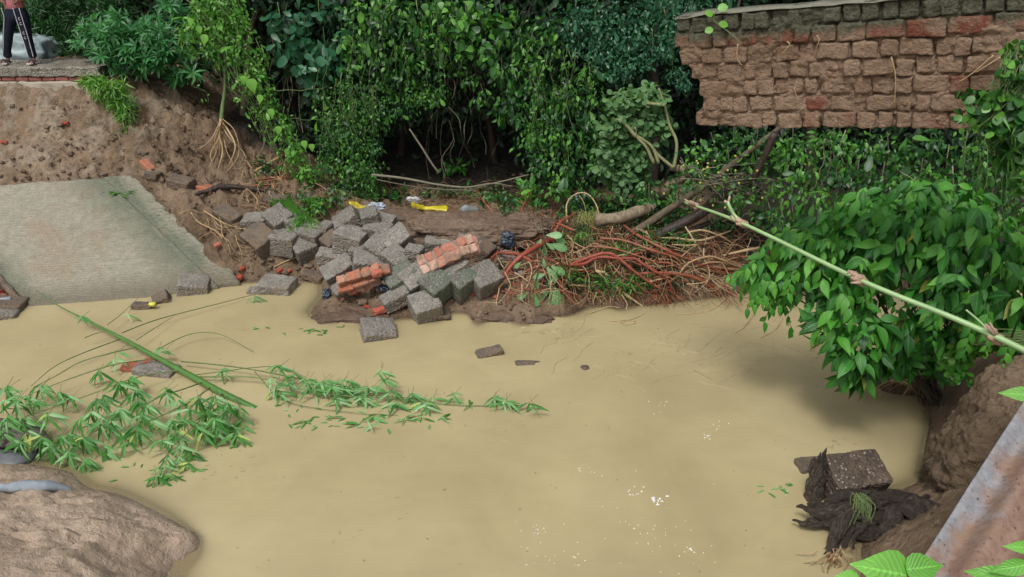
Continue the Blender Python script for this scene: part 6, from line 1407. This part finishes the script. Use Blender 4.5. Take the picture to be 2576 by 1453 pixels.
# ------------------------------------------------------------------ fallen bamboo in the water
e = thing('fallen_bamboo', 'fallen green bamboo stem with leafy side branches lying in the muddy water', 'bamboo', Wz(450, 930, 0))
C = [(88, 728, .16), (140, 765, .14), (205, 800, .14), (300, 848, .13), (400, 903, .1), (500, 957, .06), (560, 990, .03), (645, 1032, -.03)]
P = spline([Wz(*c) for c in C], 10); m = len(P); R = np.interp(np.linspace(0, 1, m), [0, .2, .32, .48, .7, 1], [.003, .007, .013, .024, .033, .037])
mb = MB(); tube(mb, P, R, 14, .5 + .2 * np.sin(np.arange(1)), smooth=False); 
mb.A[-1] = np.full(len(mb.V[-1]), .6); mb.build('culm', M_CULM, e)
mb = MB()
for t_ in (.12, .2, .28, .36, .43, .50, .58, .66, .74, .81, .88, .94):
    i_ = int(t_ * (m - 1)); a = P[i_ - 1]; b = P[min(i_ + 1, m - 1)]; dirn = unit(b - a); tube(mb, [P[i_] - dirn * .008, P[i_] + dirn * .008], R[i_] * 1.06, 14, .3, smooth=False); mb.build('node', M_CULM, e); mb = MB()
BR = [([(307,852,.12),(201,892,.14),(134,925,.1),(77,973,.05)],.006),([(348,873,.12),(275,890,.16),(201,912,.15),(141,946,.12),(84,975,.08)],.007),([(402,902,.1),(301,915,.14),(218,939,.14),(134,969,.12),(60,1000,.08)],.006),
 ([(459,932,.08),(368,944,.16),(300,965,.18),(235,990,.16),(150,1020,.12),(60,1050,.1)],.007),([(307,838,.12),(385,808,.1),(469,785,.08),(560,762,.06),(643,741,.04),(700,733,.03)],.006),([(342,857,.12),(402,818,.1),(436,797,.08)],.005),
 ([(392,882,.1),(459,848,.12),(509,837,.12),(563,845,.08),(637,885,.02)],.006),([(270,818,.12),(308,788,.12),(348,750,.12)],.005),([(456,910,.08),(553,919,.1),(644,932,.1),(760,955,.09),(900,985,.06),(1060,1012,.03)],.008),
 ([(499,949,.06),(644,950,.1),(750,978,.08),(880,998,.05),(1010,1000,.04),(1130,1018,.02),(1250,1022,.01)],.008),([(214,850,.12),(240,840,.13),(268,832,.13)],.006),([(530,975,.05),(480,1010,.2),(420,1040,.22),(350,1070,.2),(280,1090,.14)],.007),
 ([(560,990,.04),(530,1030,.2),(480,1080,.22),(430,1130,.16),(400,1180,.08)],.007),([(510,962,.06),(460,980,.2),(400,1000,.24),(330,1040,.22),(250,1080,.16),(180,1130,.1)],.007),([(590,1005,.04),(600,1030,.14),(560,1070,.16),(500,1110,.1)],.006),
 ([(480,945,.08),(560,935,.16),(640,925,.18),(700,925,.16),(770,950,.1)],.006),([(435,915,.1),(420,880,.14),(440,860,.1)],.003),([(640,935,.09),(720,1010,.03),(900,1040,.02),(1000,1045,.01)],.004),([(-60,950,.3),(20,990,.25),(80,1040,.2),(130,1100,.12)],.006),([(-60,1010,.3),(40,1030,.25),(120,1020,.22),(200,1040,.14)],.005)]
for Pb, r in BR:
    mb = MB(); tube(mb, [Wz(*p) for p in Pb], [r, r * .5], 6, rs.uniform(.3, .9)); mb.build('branch', M_STEM if rs.rand() < .5 else mat_twigb if False else M_STEM, e)
CL = [(20,970,.3),(50,1000,.3),(90,1010,.28),(20,1050,.25),(60,1060,.22),(120,1040,.24),(150,990,.2),(180,1000,.2),(100,1110,.2),(150,1100,.2),(200,1060,.22),(240,1010,.24),(260,1000,.24),(300,960,.2),(330,950,.2),(300,1030,.24),(280,1070,.2),(220,1100,.16),(180,1140,.12),(220,1160,.08),(270,1130,.1),(320,1120,.12),(350,1080,.2),(370,1020,.24),(390,1060,.22),(420,990,.26),(450,1010,.24),(430,1060,.22),(470,1060,.2),(500,1010,.24),(540,1000,.2),(570,1020,.2),(600,1035,.16),(590,1080,.08),(540,1060,.2),(510,1090,.16),(460,1120,.16),(420,1150,.12),(480,1130,.1),(430,1190,.08),(400,1195,.06),(470,1170,.06),(360,1040,.22),(340,990,.24),(230,1040,.2),(130,1130,.14),(40,1110,.2),(70,1090,.2),(10,1010,.3),(110,970,.2),(310,1090,.14),(250,1060,.2),(180,1090,.14),
 (520,1040,.2),(560,1050,.16),(480,1030,.24),(450,1085,.18),(405,1110,.16),(500,1065,.18),(410,1170,.1),(450,1150,.1),(440,1100,.16),(525,1085,.12),(0,1080,.2),(400,880,.16),(300,890,.18),(290,905,.16),(250,935,.16),(560,930,.14),
 (680,950,.14),(700,925,.18),(740,945,.12),(770,955,.12),(800,968,.1),(830,978,.1),(860,985,.08),(900,990,.06),(960,930,.2),(975,955,.14),(935,975,.08),(980,990,.08),(1030,1000,.05),(1060,1015,.05),(1090,1000,.05),(1110,1050,.02),(1020,1055,.02),(1060,1055,.02),(770,1058,.02),(870,1050,.02),(900,1070,.02),(940,1050,.05),(1180,1018,.02),(1270,1012,.06),(1330,1015,.08),(720,980,.08),(850,1005,.05),(820,960,.12),(790,990,.08),(930,1010,.05),(1240,1010,.05),
 (775,832,.01),(810,838,.01),(350,1008,.2),(610,1060,.1),(205,800,.16),(325,790,.1),(640,750,.05),(855,968,.12),(880,975,.1),(1140,1005,.04),(690,990,.05),(990,1015,.04)]
mb = MB(); mt = MB()
for x, y, c_ in CL:
    big = x < 640 and y > 930; flat = c_ < .03
    for rep in range((2 if rs.rand() < .55 else 1) if big else (2 if x > 640 and not flat else 1)):
        k = rs.randint(5, 9) if big else rs.randint(3, 7); ctr = Wz(x + rs.uniform(-16, 16) * (rep > 0), y + rs.uniform(-14, 14) * (rep > 0), c_ + (.04 if rep else 0)); a0 = rs.rand() * 6.28
        if flat: a = rs.uniform(0, 6.28, k); d = np.stack([np.cos(a), np.sin(a), rs.uniform(-.02, .06, k)], 1); nr = unit(np.stack([rs.normal(size=k) * .15, rs.normal(size=k) * .15, np.ones(k)], 1))
        else:
            h_ = .9 if big else .35; a = np.linspace(-1.6, 1.6, k) + a0 * .12 + rs.normal(size=k) * .25; d = np.stack([np.sin(a) * .85 + (-.15 if big else .25), -.35 * np.abs(np.cos(a)) - .15, -h_ * (.4 + .6 * np.cos(a)) + rs.normal(size=k) * .12], 1); nr = unit(np.stack([rs.normal(size=k) * .4, -.7 + rs.normal(size=k) * .2, np.full(k, .8)], 1))
        s = rs.uniform(.11, .22, k) if big else rs.uniform(.09, .19, k)
        v = np.clip(rs.normal(.5, .25, k), 0, .9); v[rs.rand(k) < .03] = 1.0
        leaves(mb, L_LANCE, np.repeat(ctr[None], k, 0) + rs.normal(size=(k, 3)) * .012, d, nr, s, v)
        if not flat: tube(mt, [ctr, ctr + [rs.uniform(-.05, .1), .08, .05]], .002, 4, .5, smooth=False)
mb.build('leaves', M_BAM, e); tag(mt.build('twigs', M_STEM, e), kind='stuff')
mb = MB(); k = 70; ps = np.array([Wz(x, y, .006) for x, y in zip(np.concatenate([rs.uniform(700, 1100, 40), rs.uniform(620, 860, 10), rs.uniform(1920, 1990, 10), rs.uniform(230, 560, 10)]), np.concatenate([rs.uniform(1020, 1080, 40), rs.uniform(820, 850, 10), rs.uniform(1215, 1245, 10), rs.uniform(1150, 1210, 10)]))])
a = rs.uniform(0, 6.28, k); leaves(mb, L_LANCE, ps, np.stack([np.cos(a), np.sin(a) * .5, 0 * a + .02], 1), np.tile([0, 0, 1.], (k, 1)) + rs.normal(size=(k, 3)) * .08, rs.uniform(.08, .16, k), rs.uniform(.3, .9, k))
tag(mb.build('floating_leaves', M_BAM), 'loose narrow bamboo leaves floating flat on the muddy water', 'leaves', kind='stuff')
# loose sprig on the slab
mb = MB(); c = slab_pt(.87, .84) + nrm * .05; k = 26; a = rs.uniform(-.6, .6, k); leaves(mb, L_LANCE, c + rs.normal(size=(k, 3)) * [.08, .03, .01], np.stack([rs.choice([-1, 1], k) * np.cos(a), np.sin(a), 0 * a], 1), rdirs(k) * .3 + [0, 0, 1], rs.uniform(.08, .16, k), rs.uniform(.3, .8, k)); tag(mb.build('leaf_sprig', M_LB), 'small green leafy sprig lying near the top of the sloping slab', 'sprig')

# bare twigs and roots dipping into the water
mb = MB()
for P in [[(1634,782,.0),(1600,800,.008),(1572,806,.008),(1535,808,.008)], [(1745,930,.008),(1790,955,.008)], [(1905,752,.12),(1895,790,.05),(1870,825,.008),(1850,838,.008)], [(1960,770,.1),(1966,800,.05),(1950,830,.008),(1915,850,.008)], [(1560,812,.008),(1585,806,.008),(1600,812,.008),(1575,818,.008),(1560,812,.008)], [(1480,790,.01),(1530,772,.03),(1560,776,.02)], [(1830,750,.02),(1790,780,.006),(1740,790,.006),(1700,790,.006)]]:
    tube(mb, [Wz(*p) for p in P], .005, 5, .9)
tag(mb.build('root_threads', M_ROOTT), 'pale thin root threads trailing on the water in front of the roots', 'roots', kind='stuff')
M_GHOST0 = mat_plain('drifting specks', (.16, .12, .07), (.30, .25, .15), 9)
# pebbles and clods scattered on the mud; specks drifting on the water
mb = MB()
for k in range(1500):
    if k < 900: x, y = rs.uniform(380, 1340), rs.uniform(440, 810)
    elif k < 1250: x, y = rs.uniform(0, 560), rs.uniform(250, 470)
    else: x, y = rs.uniform(1250, 1900), rs.uniform(560, 760)
    p = G(x, y, .0)
    if p[2] < .02 or in_slab(p[None], -.05)[0]: continue
    r = rs.choice([.012, .018, .028, .045], p=[.4, .35, .2, .05]); lump(mb, p + [0, 0, r * .3 + .01], (r * rs.uniform(.7, 1.4), r * rs.uniform(.7, 1.2), r * .7), None, 4, .25, 2.5, k)
tag(mb.build('pebbles', M_MUD, org=(0, 9, 0)), kind='stuff')
mb = MB()
for k in range(90):
    x, y = rs.uniform(0, 2200), rs.uniform(800, 1440); p = Wz(x, y, .002)
    if Hq(p[None])[0] > -.08: continue
    r = rs.uniform(.002, .006); lump(mb, p, (r * rs.uniform(.6, 2.5), r, .002), rot(0, 0, rs.uniform(0, 180)), 3, .3, 3, k)
tag(mb.build('flotsam', M_GHOST0, org=(0, 6, 0)), kind='stuff')
M_GHOST = mat_bark('water worn pale threads', (.33, .28, .16), (.40, .34, .20), .6, 10, .3, True, (.50, .44, .29))
mb = MB()
for k in range(60):
    x, y = rs.uniform(1380, 1980), rs.uniform(785, 960); a = rs.uniform(-1.2, 1.2) + (3.14 if rs.rand() < .5 else 0); P = []
    for i_ in range(7):
        P.append(Wz(x, y, .001)); a += rs.normal() * .3; st = rs.uniform(10, 30); x += math.cos(a) * st; y += math.sin(a) * st * .45
    if min(p_[1] for p_ in P) < 4.5 or max(Hq(np.array(P))) > -.04: continue
    tube(mb, P, .003, 4, rs.uniform(.0, .8), n=4)
tag(mb.build('sunken_root_threads', M_GHOST, org=(1, 7, 0)), kind='stuff')
mb = MB()
for (x0, y0, n_, sx_, sy_) in [(1350,830,26,40,20),(2050,900,14,26,20),(2110,1110,8,30,12),(560,1180,24,60,24),(900,830,16,120,20),(1640,900,16,80,20),(1200,1060,16,90,20),(1000,1290,8,120,40)]:
    ps = np.array([Wz(x0 + rs.normal() * sx_, y0 + rs.normal() * sy_, .0015) for k in range(n_)]); a = rs.uniform(0, 6.28, n_)
    leaves(mb, L_LANCE if x0 in (560, 1200, 1000, 900) else L_MED, ps, np.stack([np.cos(a), np.sin(a), 0 * a], 1), np.tile([0, 0, 1.], (n_, 1)) + rs.normal(size=(n_, 3)) * .03, rs.uniform(.06, .12, n_), rs.rand(n_) * .6)
tag(mb.build('sunken_leaves', M_GHOST, org=(0, 6, 0)), kind='stuff')
# white flecks standing in for sky glints mirrored on the water
mb = MB()
for x, y, r, n, s in [(1652,1262,10,12,.010),(1596,1238,16,9,.007),(1655,1020,20,9,.004),(1360,1330,26,12,.004),(1430,1400,40,8,.004),(1790,1070,18,8,.004),(1470,1190,26,9,.004),(1640,1340,40,14,.004),(1740,1390,20,7,.007),(1680,1400,90,20,.003),(1560,1300,120,14,.003),(1780,1100,12,8,.005),(1350,1400,60,10,.004),(2000,1240,40,5,.004)]:
    for k in range(n):
        p = Wz(x + rs.normal() * r, y + rs.normal() * r * .5, .002); lump(mb, p, (s * rs.uniform(.4, 1.6), s * rs.uniform(.4, 1.2), .003), None, 3, .3, 3, k)
tag(mb.build('sky_glints', mat_plain('white foam', (.75, .75, .72), (.85, .85, .85), 30, .4), org=(0, 5, 0)), kind='stuff')

# ------------------------------------------------------------------ near creeper leaves at the bottom right
def nearleaf(name, label, items, Y, loc, tm=L_HEART, mat=M_FORE):
    e = thing(name, label, 'creeper', D(*loc)); mb = MB(); ms = MB(); root = D(*loc)
    for (x, y, dx, dz, sp_) in items:
        p = D(x, y, Y); s = sp_ * mpp(p); mb = MB(); leaves(mb, tm, p[None], np.array([[dx, .25 * rs.uniform(-1, 1), dz]]), np.array([[rs.uniform(-.2, .2), -.9, .9]]), s, rs.uniform(.4, .8)); mb.build('leaf', mat, e); tube(ms, [p, (p + root) / 2 + [0, 0, .03], root], .0025, 6, .8)
    tag(ms.build('stems', M_STEM, e), kind='stuff')
nearleaf('near_creeper', 'large pale heart shaped leaves at the bottom edge, close over the metal sheet', [(2262,1445,-.85,.28,125),(2296,1432,.95,.1,85),(2210,1490,-.8,.3,90),(2150,1462,-1,0,60),(2330,1480,1,-.2,70)], 1.75, (2280, 1560, 1.7))
nearleaf('near_creeper', 'bright leaves close to the viewer in the lower right corner', [(2590,1420,-1,-.1,90),(2560,1460,-.8,.1,110),(2600,1380,-.7,.2,70),(2620,1000,-1,.2,90)], 1.6, (2680, 1500, 1.55), L_HERO)
